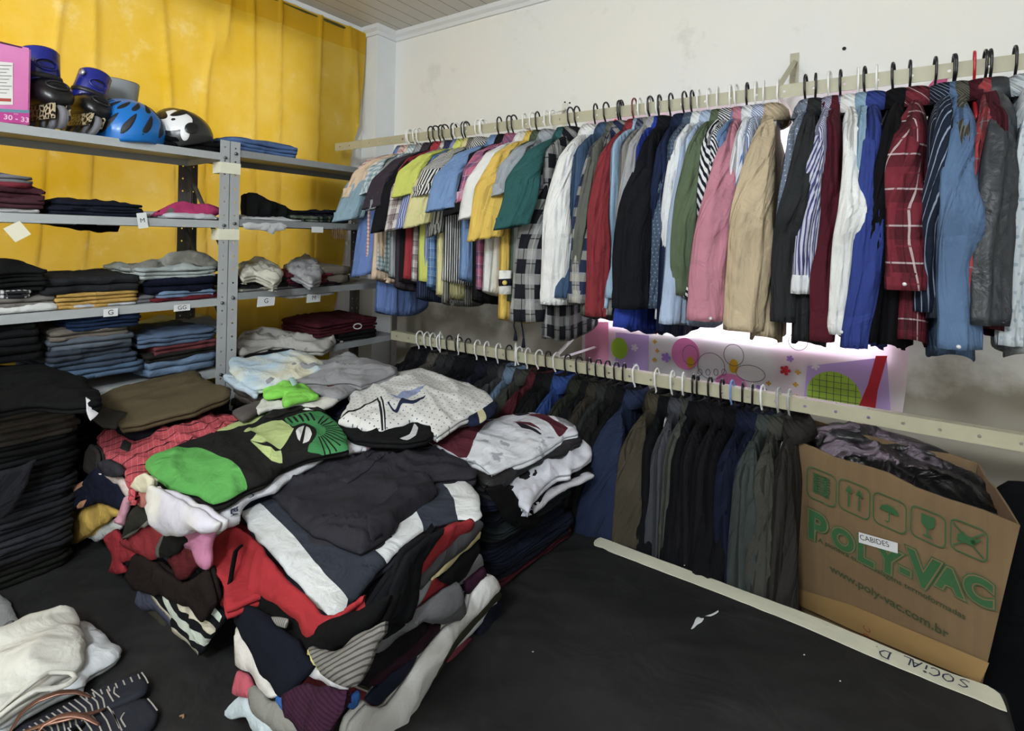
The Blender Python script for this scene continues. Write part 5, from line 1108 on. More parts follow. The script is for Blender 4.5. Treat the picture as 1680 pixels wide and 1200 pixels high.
# ---- grey and neon pile (P5)
G5 = 'clothes in the pile by the corner'
quad_pile('pile by the corner', [(.46, -1.16), (.78, -1.18), (.80, -.72), (.48, -.70)], [(.46, -1.16), (.80, -1.2), (.82, -.74), (.5, -.72)], TZ+.005, 1.12, [BK, CH, ('dark olive', '#2a2b22'), ('pale blue', '#a9bfd0'), BK, ('light grey', '#8e9092'), ('dark green', '#1e2721'), ('taupe', '#6f655c')], G5, under=6)
T('folded_garment', 'grey brown sleeve with pale piping by the coral shirt', plane3((.75, -1.35, 1.13), (.9, -1.3, 1.13), (.7, -.9, 1.16)), [(380, 674), (395, 666), (411, 661), (430, 646), (445, 650), (430, 668), (412, 680), (398, 686)], .016, fabric('#5b5350'), 'clothes', G5, wr=.004)
T('folded_shirt', 'pale blue shirt edge below the tie-dyed one', plane3((.56, -1.25, 1.19), (.8, -1.2, 1.16), (.6, -.9, 1.21)), [(367, 615), (374, 611), (388, 616), (405, 624), (425, 634), (420, 648), (400, 638), (384, 632), (372, 624)], .016, fabric('#b3c6d6'), 'clothes', G5, wr=.003)
T('folded_shirt', 'cream white folded hem below the neon green sleeve', plane3((.8, -1.25, 1.14), (1.0, -1.1, 1.13), (.7, -.8, 1.17)), [(419, 668), (426, 656), (436, 650), (462, 650), (500, 655), (540, 648), (564, 646), (548, 658), (530, 668), (505, 670), (478, 664), (440, 668), (424, 674)], .018, fabric('#d9d6cd'), 'clothes', G5, wr=.004)
T('tie_dyed_shirt', 'pale blue and cream tie-dyed shirt at the back of the corner pile', plane3((.56, -1.25, 1.20), (.8, -1.2, 1.18), (.6, -.85, 1.235)), [(374, 590), (383, 583), (406, 584), (425, 580), (444, 577), (475, 572), (499, 574), (527, 588), (535, 600), (500, 612), (468, 622), (440, 632), (418, 634), (402, 627), (388, 618), (378, 604)], .022,
  fabric('#b3cfe2', (('n', 5, .45, .6, '#e4dcb8', .9),)), 'shirt', G5, wr=.005, bulge=.012)
T('t_shirt', 'lower light grey t-shirt with small maroon print', plane3((.8, -1.22, 1.15), (1.0, -1.0, 1.14), (.7, -.8, 1.18)), [(486, 630), (520, 622), (561, 618), (590, 624), (585, 634), (574, 640), (560, 650), (543, 652), (523, 642), (500, 640)], .018, ['#98979a', '#5c1a1e'], 't-shirt', G5, regions=[([(533, 630), (540, 624), (550, 626), (548, 634), (538, 636)], 1)], wr=.005)
T('t_shirt', 'neon green t-shirt sleeve squeezed in the corner pile', plane3((.8, -1.25, 1.165), (1.0, -1.1, 1.155), (.7, -.8, 1.19)), [(430, 636), (450, 627), (473, 620), (482, 630), (499, 630), (512, 638), (522, 647), (500, 653), (480, 658), (467, 661), (462, 652), (470, 644), (450, 648), (434, 648)], .018, fabric('#78d81a'), 't-shirt', G5, wr=.006, sp=.009)
gt = T('t_shirt', 'crumpled light grey t-shirt on top of the corner pile', plane3((.72, -1.22, 1.185), (.95, -1.0, 1.165), (.65, -.8, 1.215)), [(419, 620), (432, 612), (450, 603), (466, 592), (480, 589), (499, 590), (520, 588), (538, 586), (561, 578), (580, 577), (598, 586), (625, 593), (652, 600), (648, 608), (636, 614), (615, 620), (592, 629), (575, 622), (561, 621), (530, 624), (499, 622), (468, 622), (450, 628), (436, 634), (428, 626)], .022, fabric('#8f8e91', wr=7), 't-shirt', G5, wr=.010, lam=.045, bulge=.014, sp=.010)
sub(gt, 'size_tag', zf(1.19), [(474, 622), (482, 620), (488, 630), (480, 634)], .002, plain('#a8c9c4', .7), sp=.008, wr=0, ragged=0, on=gt)

# ---- brown folded trousers (P6)
G6 = 'clothes in the pile in front of the shelves'
quad_pile('pile in front of the shelves', [(.40, -1.50), (.60, -1.50), (.60, -1.23), (.40, -1.23)], [(.39, -1.53), (.66, -1.52), (.62, -1.23), (.39, -1.23)], TZ+.005, 1.12, [BK, ('dark brown', '#2a221c'), CH, NV, BK, ('indigo', '#1d2038'), ('black blue', '#12141e')], G6, under=1)
T('trousers', 'large olive brown folded trousers in front of the shelves', plane3((.46, -1.55, 1.155), (.72, -1.50, 1.135), (.40, -1.25, 1.19)), [(160, 648), (185, 634), (225, 624), (275, 612), (322, 603), (331, 614), (352, 626), (378, 634), (376, 645), (345, 658), (318, 668), (270, 680), (225, 691), (199, 696), (194, 690), (206, 676), (180, 668), (164, 660)], .026, fabric('#5a4d33', wr=6, var=.06), 'trousers', G6, wr=.004, bulge=.012)

# ---- black pile far left (P7)
G7 = 'clothes in the tall black pile'
quad_pile('tall black pile', quad(.38, .56, -2.0, -1.62), quad(.38, .56, -2.0, -1.62), TZ+.005, 1.23, [('black olive', '#191b16'), ('soot black', '#141512'), ('grey black', '#26262b'), ('dark slate', '#2d2d34'), ('dark slate', '#222329'), ('charcoal', '#2a2b31'), ('charcoal', '#1f2126'), ('slate black', '#282a30'), BK, ('black', '#131315'), ('coal', '#1a1b1c'), BK, ('dark taupe', '#3a342e'), ('taupe', '#453e37'), ('brown grey', '#4b443d'), BK], G7, jit=.010, lay=2, under=1)
TJ = T('folded_jacket', 'black jacket with white label on top of the tall black pile', plane3((.37, -1.8, 1.262), (.58, -1.9, 1.255), (.50, -1.58, 1.235)), [(-60, 600), (0, 598), (67, 597), (105, 608), (139, 620), (146, 633), (166, 640), (166, 660), (115, 664), (53, 662), (0, 670), (-60, 680)], .024, fabric('#121213', wr=7), 'jacket', G7, wr=.008)
c7 = Frame((.585, 0, 0), (1, 0, 0), (0, 1, 0))
T('folded_garment', 'taupe trouser leg jutting right from the tall black pile', plane3((.45, -1.6, 1.15), (.62, -1.6, 1.13), (.5, -1.4, 1.17)), [(130, 674), (144, 662), (175, 668), (212, 677), (200, 690), (188, 697), (165, 694), (150, 684)], .016, fabric('#3f3a35'), 'trousers', G7, wr=.004)
T('folded_garment', 'dark slate trouser leg slanting down the front of the tall pile', c7, [(-20, 780), (20, 768), (59, 751), (50, 775), (43, 793), (27, 825), (8, 850), (-20, 850)], .014, fabric('#25252b'), 'trousers', G7, wr=.003)
sub(TJ, 'paper_label', zf(1.25), [(141, 640), (162, 650), (149, 661), (144, 652)], .002, plain('#c9c8cc', .7), sp=.01, wr=0, ragged=0, on=TJ)
T('folded_garment', 'dark olive black garment at the foot of the tall pile', zf(.78), [(0, 850), (40, 822), (110, 826), (110, 880), (60, 915), (0, 905)], .03, fabric('#161712'), 'clothes', G7, wr=.006, lift=0)

# ---- foreground left
T('folded_cloth', 'light grey printed cloth at the left edge of the table', zf(TZ+.016), [(-30, 965), (0, 972), (12, 986), (18, 988), (34, 1020), (10, 1032), (-30, 1040)], .010, fabric('#8f9190'), 'cloth', None, wr=.002)
gcl = bpy.data.objects['folded_cloth']; bm = bmesh.new(); fr = zf(TZ+.022); ribbon(bm, fr, crom([fr.px(*p) for p in ((-4, 1033), (6, 1027), (16, 1020), (22, 1019), (20, 1024), (8, 1030))], False, .004), .003, 0); local(link('printed_mark', bm, plain('#1c1c1e')), gcl)
T('folded_trousers', 'white cotton garment lying lower under the off-white trousers', zf(TZ+.006), [(100, 1030), (140, 1032), (156, 1044), (172, 1056), (184, 1068), (200, 1079), (196, 1090), (170, 1108), (148, 1122), (141, 1138), (120, 1146), (80, 1164), (40, 1184), (0, 1210), (-20, 1180), (60, 1100)], .020, fabric('#d2d6da', wr=8), 'trousers', None, wr=.007, lam=.05, bulge=.006, lift=0)
wtz = plane3((1.0, -1.7, .80), (1.1, -1.9, .80), (1.25, -1.65, .79))
wt2 = T('trousers', 'off-white folded trousers in the bottom left corner of the table', wtz, [(-60, 1050), (0, 1034), (48, 1018), (80, 1006), (108, 995), (122, 1000), (128, 1012), (136, 1030), (140, 1046), (139, 1070), (137, 1086), (120, 1100), (70, 1128), (30, 1152), (0, 1172), (-60, 1200)], .030, fabric('#d8d6cb', wr=7), 'trousers', None, wr=.007, lam=.06, bulge=.014, layers=2, sp=.010, lift=-.024)
bm = bmesh.new(); fr = Frame(wtz.o+wtz.n*.022, wtz.n)
tube(bm, [fr.w(*fr.px(*p), -.012*abs(p[0]-60)/60) for p in crom([(-20, 1168), (20, 1140), (60, 1116), (78, 1102), (92, 1098), (118, 1095), (124, 1102), (112, 1114), (92, 1124), (60, 1132), (30, 1146), (0, 1164), (-20, 1178)], False, 5)], .005, 8, .7); local(link('waistband', bm, fabric('#cfcdc2')), wt2)
fl = zf(TZ+.0245)
NAV = ['#1c2030']
def flip(nm, label, outline, straps, lines):
    o = T(nm, label, fl, outline, .016, fabric('#1a1e2c', (), .8, .2), 'sandal', 'pair of flip-flops', wr=.0004, ragged=0, sp=.009, bulge=.0)
    bm = bmesh.new(); f2 = Frame((0, 0, TZ+.0255), (0, 0, 1))
    for l in lines: ribbon(bm, f2, crom([f2.px(*p) for p in l], False, .004), .0022, .0006)
    local(link('sole_print', bm, plain('#9c968f', .7), smooth=False), o)
    for s in straps:
        bm = bmesh.new(); n = len(s); P = crom([fl.w(*fl.px(p[0], p[1]), p[2]) for p in s], False, .006); k = len(P)
        tube(bm, P, [.002+.0045*sin(pi*(i+1)/(k+1)) for i in range(k)], 8, .4, up=(0, 0, 1)); local(link('strap', bm, plain('#7d5a4c', .3, .6)), o)
    return o
lines = []
A0, A1 = np.array((150, 1132)), np.array((172, 1166)); d0 = np.array((-112, 62))
for k in range(13):
    t = k/12.; a = A0+d0*t+np.array((0, t*4)); b = A1+d0*t+np.array((0, t*2-3)); mid = (a+b)/2+np.array((7, -1)); lines.append([a, mid, b])
for k in range(8): a = np.array((140+k*12.3, 1142-k*5.0)); lines.append([a, a+np.array((3.5, 8))])
lines += [[(232, 1104), (238, 1112), (243, 1122)], [(188, 1128), (187, 1138), (196, 1145)], [(175, 1132), (180, 1142), (186, 1152)]]
flip('flip_flop', 'navy flip-flop with bronze strap, farther one of the pair', [(228, 1103), (238, 1108), (244, 1122), (237, 1134), (218, 1145), (170, 1165), (110, 1192), (60, 1212), (18, 1222), (14, 1205), (40, 1186), (80, 1168), (122, 1150), (144, 1138), (168, 1125), (200, 1111)],
     [[(150, 1146, .002), (125, 1150, .016), (95, 1157, .022), (62, 1168, .020), (35, 1184, .014), (14, 1208, .002)], [(172, 1165, .002), (150, 1178, .008), (120, 1190, .014), (80, 1200, .014), (30, 1210, .006)]], lines)
lines = []
for k in range(9):
    a = np.array((176, 1160))+np.array((-13, 7))*k; lines.append([a, a+np.array((12, 16)), a+np.array((20, 36))])
lines += [[(242, 1147), (250, 1156), (258, 1167)], [(204, 1170), (198, 1180), (206, 1194)], [(184, 1168), (192, 1184), (200, 1200)]]
flip('flip_flop', 'navy flip-flop with bronze strap, nearer one of the pair', [(238, 1144), (248, 1150), (260, 1167), (255, 1182), (238, 1200), (214, 1216), (160, 1240), (110, 1260), (80, 1262), (90, 1240), (120, 1216), (140, 1188), (152, 1176), (172, 1166), (220, 1147)],
     [[(164, 1192, .002), (140, 1190, .014), (118, 1190, .018), (95, 1194, .018), (70, 1204, .014), (50, 1222, .002)]], lines)
c = Z_(TZ+.006, 295, 1176); bm = bmesh.new(); tube(bm, [c, c+np.array((.006, .004, .003)), c+np.array((.010, .001, .001))], .002, 5); tag(link('crumb', bm, plain('#8d6e4d', .9)), 'tiny brown crumb on the black cloth right of the flip-flops', 'crumb')
# ================================================================== SHELF CONTENTS
def slab(px0, px1, yt, yb, mt, label, nm='folded_garment', group='folded clothes on the shelves', d=.29, x1=.338, lay=2, cat='clothes', wr=.0045, bulge=.006, zmin=None, pin=None):
    xm = (px0+px1)/2; x1 = x1
    a, b = X_(x1, px0, (yt+yb)/2), X_(x1, px1, (yt+yb)/2); z1 = X_(x1, xm, yt)[2]; z0 = X_(x1, xm, yb)[2]
    if zmin is not None: z0 = max(z0, zmin)
    y0, y1 = a[1]+.004, b[1]-.004; x0 = x1-d; h = max(.008, z1-z0)
    rn = random.Random(int(px0*7+yt)); o = []
    cn = [(x0, y0), (x1, y0), (x1, y1), (x0, y1)]
    for j in range(4):
        A_, B_ = np.array(cn[j]), np.array(cn[(j+1) % 4])
        for t in (.04, .3, .7, .96): o.append(A_*(1-t)+B_*t+np.array((rn.uniform(-.012, .003), rn.uniform(-.010, .010))))
    return tag(cushion(nm, zf(z0+.001), o, h, mt, sp=.016, wr=wr, layers=min(lay, 2, max(1, int(h/.011))), lam=.06, ragged=.005, bulge=bulge), label, cat, group)
Z2, Z3, Z4 = 1.692, 1.41, 1.15
# second shelf, left unit
slab(-60, 76, 342, 352, '#c4c2c2', 'white garment at the bottom of the stack on the upper left shelf', zmin=Z2)
slab(-60, 79, 327, 342, '#4b2730', 'dark maroon garment low in the stack on the upper left shelf', lay=2)
slab(-60, 78, 306, 327, '#46202a', 'deep maroon garment in the stack on the upper left shelf', lay=3)
slab(-60, 60, 298, 308, '#7c2231', 'bright maroon garment under the grey one on the upper left shelf', lay=1)
slab(-60, 56, 286, 300, '#76757a', 'grey garment topping the maroon stack on the upper left shelf', lay=1, bulge=.012)
slab(80, 246, 343, 355, '#171c2c', 'navy trousers folded flat beside the maroon stack', 'trousers', zmin=Z2, cat='trousers')
slab(86, 240, 333, 345, '#161a29', 'upper navy trousers folded beside the maroon stack', 'trousers', cat='trousers', bulge=.006)
T('hanging_cloth', 'black cloth hanging down behind the upper left shelf', Frame((.016, 0, 0), (1, 0, 0), (0, 1, 0)), [(66, 350), (192, 350), (192, 380), (152, 381), (110, 374), (66, 368)], .010, BKF, 'cloth', None, wr=.003)
slab(268, 362, 353, 360, '#c3c6cc', 'white garment under the magenta one', zmin=Z2, lay=1)
T('folded_garment', 'crumpled magenta garment with grey hem on the upper left shelf', Frame((.25, 0, 1.7), (1, 0, .12), (0, 1, 0)), [(243, 356), (258, 345), (272, 338), (290, 334), (310, 338), (330, 337), (346, 344), (350, 354), (330, 359), (290, 358), (262, 357)], .06, ['#b51f63', '#6d6a60'], 'clothes', 'folded clothes on the shelves', regions=[([(258, 356), (266, 344), (274, 346), (270, 358)], 1)], wr=.010, lam=.05)
# third shelf, left unit
slab(-40, 100, 506, 522, '#cfcfcc', 'white garment at the bottom left of the middle shelf', zmin=Z3)
slab(-40, 99, 490, 507, '#77716b', 'taupe grey garment above the white one on the middle shelf')
slab(-40, 58, 479, 492, ('#c9c9c9', (('u', .012, .45, '#26262a', 0, 1), ('v', .012, .45, '#26262a', 0, .9))), 'black and white houndstooth garment on the middle shelf', lay=1)
slab(-40, 80, 444, 480, '#151516', 'black jumper topping the left stack on the middle shelf', lay=1, bulge=.02)
slab(96, 232, 502, 513, '#b4b8c2', 'thin white and blue garments under the mustard one', zmin=Z3, lay=1)
slab(84, 230, 481, 506, '#c0932c', 'mustard yellow jumper on the middle shelf', 'jumper', lay=1, cat='jumper', wr=.006)
slab(74, 229, 455, 482, '#26272b', 'charcoal trousers on top of the mustard jumper', 'trousers', lay=2, cat='trousers', bulge=.008)
slab(225, 260, 486, 505, '#6b6970', 'grey fold between the mustard jumper and the red garment', zmin=Z3, x1=.325)
slab(246, 360, 487, 498, '#6a1724', 'dark red garment at the bottom right of the middle shelf', zmin=Z3, lay=2)
slab(262, 360, 478, 488, '#6a84a4', 'light blue denim garment above the dark red one', lay=1)
slab(240, 362, 456, 482, '#12172a', 'two dark navy garments folded on the middle shelf', lay=3)
slab(222, 358, 440, 458, '#a3adab', 'pale grey shirt under the khaki heap on the middle shelf', 'shirt', lay=1, cat='shirt', wr=.006)
T('crumpled_garment', 'crumpled khaki grey garment topping the middle shelf', Frame((.25, 0, 1.5), (1, 0, .35), (0, 1, 0)), [(205, 446), (222, 438), (250, 432), (272, 422), (300, 418), (325, 422), (345, 436), (356, 446), (330, 446), (300, 440), (270, 448), (240, 456), (222, 470), (212, 458)], .06, fabric('#76746a', (('n', 12, .5, .65, '#a9aaa0', .7),), wr=7), 'clothes', 'folded clothes on the shelves', wr=.012, lam=.05)
# fourth shelf, left unit
slab(-40, 72, 570, 600, '#121214', 'black trousers at the bottom left of the lower shelf', 'trousers', zmin=Z4, cat='trousers')
slab(-40, 70, 545, 571, '#151517', 'soft black trousers in the middle of the lower shelf stack', 'trousers', cat='trousers', lay=2)
slab(-40, 68, 518, 546, '#101012', 'deep black trousers topping the lower shelf stack', 'trousers', cat='trousers', lay=2)
slab(76, 238, 605, 622, '#4c6685', 'mid blue jeans at the bottom of the jeans stack', 'jeans', zmin=Z4-.04, cat='jeans')
slab(74, 234, 588, 606, '#3c4a5e', 'faded dark blue jeans second from the bottom', 'jeans', cat='jeans')
slab(72, 226, 572, 589, '#343c48', 'dark grey blue jeans in the middle of the jeans stack', 'jeans', cat='jeans')
slab(72, 228, 555, 573, '#59626f', 'grey washed jeans high in the jeans stack', 'jeans', cat='jeans', lay=2)
slab(84, 220, 540, 557, '#6b6258', 'taupe trousers above the grey jeans', 'trousers', cat='trousers', lay=2)
slab(106, 236, 517, 541, '#182b4b', 'dark blue cloth topping the jeans stack', lay=1)
slab(240, 364, 588, 612, '#637d9c', 'light blue jeans at the bottom right of the lower shelf', 'jeans', zmin=Z4-.03, cat='jeans', wr=.006)
slab(242, 360, 577, 590, '#23211f', 'black trousers under the dusty red ones', 'trousers', cat='trousers', lay=2)
slab(250, 360, 564, 578, '#6d3136', 'dusty red trousers on the lower shelf', 'trousers', cat='trousers', lay=2)
slab(232, 362, 547, 566, '#506481', 'faded blue jeans above the dusty red trousers', 'jeans', cat='jeans', lay=1)
T('folded_jeans', 'pale ice blue jeans topping the right stack of the lower shelf', plane3((.34, -1.6, 1.275), (.34, -1.2, 1.27), (.06, -1.3, 1.30)), [(224, 530), (250, 520), (290, 516), (330, 514), (352, 524), (362, 534), (330, 540), (300, 550), (282, 556), (262, 548), (240, 544)], .03, fabric('#a7b6c4', wr=8), 'jeans', 'folded clothes on the shelves', wr=.006)
# right unit
slab(372, 494, 234, 256, '#4c6da3', 'blue garment lying on top of the right shelving unit', zmin=1.958, lay=1, bulge=.02)
slab(394, 500, 366, 378, '#c6c7ca', 'white garment under the black heap on the right unit', zmin=1.70, lay=1, wr=.006)
T('crumpled_garment', 'heap of crumpled black garments on the upper right unit shelf', Frame((.24, 0, 1.72), (1, 0, .12), (0, 1, 0)), [(392, 322), (408, 320), (430, 332), (455, 340), (472, 350), (490, 362), (520, 366), (520, 376), (480, 374), (455, 362), (430, 360), (408, 364), (394, 364)], .06, fabric('#151617', wr=8), 'clothes', 'folded clothes on the shelves', wr=.012, lam=.04)
T('folded_garment', 'white shirt hanging over the edge of the upper right unit shelf', Frame((.365, 0, 0), (1, 0, 0), (0, 1, 0)), [(396, 366), (425, 366), (460, 366), (472, 370), (466, 378), (452, 380), (448, 386), (430, 380), (400, 376)], .008, fabric('#cfd0d2'), 'clothes', 'folded clothes on the shelves', wr=.004)
slab(478, 556, 356, 380, ('#1d2420', (('u', .04, .25, '#6d7a66', 0, .6), ('v', .04, .25, '#6d7a66', 0, .6))), 'dark green plaid garment on the upper right unit shelf', zmin=1.70, lay=2, wr=.008)
slab(540, 572, 346, 378, '#101628', 'navy rolled garment at the end of the upper right unit shelf', zmin=1.70, lay=1, x1=.33, wr=.006)
bm = bmesh.new()
for k in range(9):
    c = X_(.36, 546+k*2.2, 374); tube(bm, crom([c, c+np.array((.004, .004*(k % 3-1), -.02)), c+np.array((.002, .003, -.04-.006*(k % 3)))], False, .006), .0014, 5)
tag(link('fringe', bm, fabric('#7d5f66')), 'multicoloured fringe hanging from the upper right unit shelf', 'fringe')
slab(392, 556, 487, 494, '#7f7f7c', 'thin grey garment along the bottom of the right unit middle shelf', zmin=1.425, lay=1)
slab(392, 470, 472, 489, '#cfcab8', 'cream rolled garment on the right unit middle shelf', lay=1, wr=.004)
slab(392, 475, 457, 474, '#242426', 'charcoal garment above the cream roll', lay=1, wr=.006)
slab(474, 552, 479, 488, '#c5c5ca', 'white garment beneath the dark plum one', lay=1)
slab(474, 568, 464, 481, '#2a1522', 'dark plum rolled garment on the right unit middle shelf', lay=1)
slab(472, 552, 450, 466, '#6a1a2a', 'maroon garment under the light grey shirt', lay=1, wr=.006)
slab(528, 578, 438, 466, '#6f6558', 'taupe garment at the end of the right unit middle shelf', lay=2)
T('crumpled_shirt', 'crumpled cream shirt on the right unit middle shelf', plane3((.33, -1.1, 1.50), (.33, -.8, 1.49), (.06, -1.0, 1.54)), [(392, 432), (410, 426), (435, 428), (455, 434), (466, 446), (458, 460), (448, 464), (438, 456), (420, 450), (400, 452), (392, 446)], .035, fabric('#cbc6b4', wr=8), 'shirt', 'folded clothes on the shelves', wr=.012, lam=.035)
T('crumpled_shirt', 'crumpled light grey shirt on the right unit middle shelf', plane3((.33, -.95, 1.50), (.33, -.6, 1.49), (.06, -.8, 1.54)), [(470, 434), (482, 424), (500, 420), (518, 426), (530, 440), (528, 452), (512, 462), (500, 458), (486, 448), (474, 442)], .035, fabric('#a9a8ab', wr=8), 'shirt', 'folded clothes on the shelves', wr=.012, lam=.035)
slab(392, 560, 575, 592, '#17171a', 'black garment at the bottom of the right unit lower shelf', zmin=1.165, lay=2)
T('crumpled_shirt', 'crumpled white and grey printed shirt on the right unit lower shelf', plane3((.33, -1.1, 1.195), (.33, -.7, 1.185), (.06, -.9, 1.25)), [(388, 558), (400, 544), (430, 540), (470, 542), (510, 546), (545, 552), (552, 562), (530, 574), (508, 572), (480, 568), (450, 566), (420, 574), (392, 580)], .03, fabric('#bdb9b2', (('n', 18, .62, .68, '#4f4440', .6),), wr=8), 'shirt', 'folded clothes on the shelves', wr=.014, lam=.04)
slab(540, 566, 566, 582, '#b5b1a5', 'cream garment beside the maroon cap on the lower right shelf', zmin=1.165, lay=1)
slab(556, 622, 545, 574, '#141416', 'black folded garment under the maroon printed t-shirt', zmin=1.165, lay=2)
mt = slab(520, 622, 528, 548, '#4a1220', 'maroon t-shirt with white ring print on the lower right shelf', 't_shirt', lay=1, cat='t-shirt', bulge=.016, wr=.005)
bm = bmesh.new(); fr = Frame((0, 0, X_(.2, 590, 538)[2]+.004), (0, 0, 1)); 
q = X_(.34, 586, 536); fr = Frame(q, (1, -.2, .5), (0, 1, 0)); ribbon(bm, fr, [(.020*cos(k*2*pi/20), .012*sin(k*2*pi/20)) for k in range(20)], .005, .004, True); local(link('ring_print', bm, plain('#b9b4b6')), mt)

# ------------------------------------------------------------------ top shelf: box, skates, helmets
ZT = 1.939
def Pt(x, px, py): return X_(x, px, py)
y_r = Pt(.33, 49, 190)[1]
bx = empty('shoe_box', (.2, y_r-.12, ZT), 'pink shoe box with white label standing at the left end of the top shelf', 'box')
zt = Pt(.33, 46, 78)[2]
bm = bmesh.new(); box(bm, (.10, y_r-.30, ZT+.001), (.33, y_r, zt))
bmesh.ops.bevel(bm, geom=bm.edges[:], offset=.004, segments=2, affect='EDGES')
s = NT('pink card'); c = s.mix(s.ramp(s.noise(5, 3), .3, .7), lin('#c763a0'), lin('#d586b6')); s.l.new(c, s.b.inputs['Base Color']); s.b.inputs['Roughness'].default_value = .3
local(link('carton', bm, s.m, smooth=False), bx)
fb = Frame((.3305, y_r, ZT), (1, 0, 0), (0, 1, 0))
def decal(par, nm, pts, mt, fr=fb, h=.0008): 
    bm = bmesh.new(); polyface(bm, fr, pts, h); o = link(nm, bm, mt, smooth=False); local(o, par); return o
H_ = zt-ZT
def bq(*pp): return [fb.px(*p) for p in pp]
decal(bx, 'label_sticker', bq((-40, 98), (21, 103), (21, 172), (-40, 172)), plain('#d8d4d0', .5))
decal(bx, 'red_bar', bq((-30, 160), (18, 162), (18, 167), (-30, 165)), plain('#a8443c', .5), h=.0014)
decal(bx, 'grey_band', bq((-60, 175), (48, 181), (48, 186), (-60, 181)), plain('#5f8394', .4))
decal(bx, 'dark_band', bq((-60, 181), (48, 186), (48, 203), (-60, 198)), plain('#b34087', .3))
q = fb.px(27, 195); text('size_print', '30 - 33', fb, q[0], q[1], .019, plain('#e0b9d0', .5), bx, h=.0016, bold=.0004)
q = fb.px(26, 187); text('size_print', 'cm', fb, q[0], q[1], .008, plain('#e0b9d0', .5), bx, h=.0016)
bm = bmesh.new()
for k in range(9): ribbon(bm, fb, [fb.px(-20, 107+k*5.6), fb.px(19-4*(k % 3), 108+k*5.6)], .0016, .0014)
local(link('small_print', bm, plain('#6b6563')), bx)
decal(bx, 'dark_lid_edge', [(-.30, H_+.004), (-.02, H_-.002), (-.02, H_-.006), (-.30, H_-.006)], plain('#4a2334'))

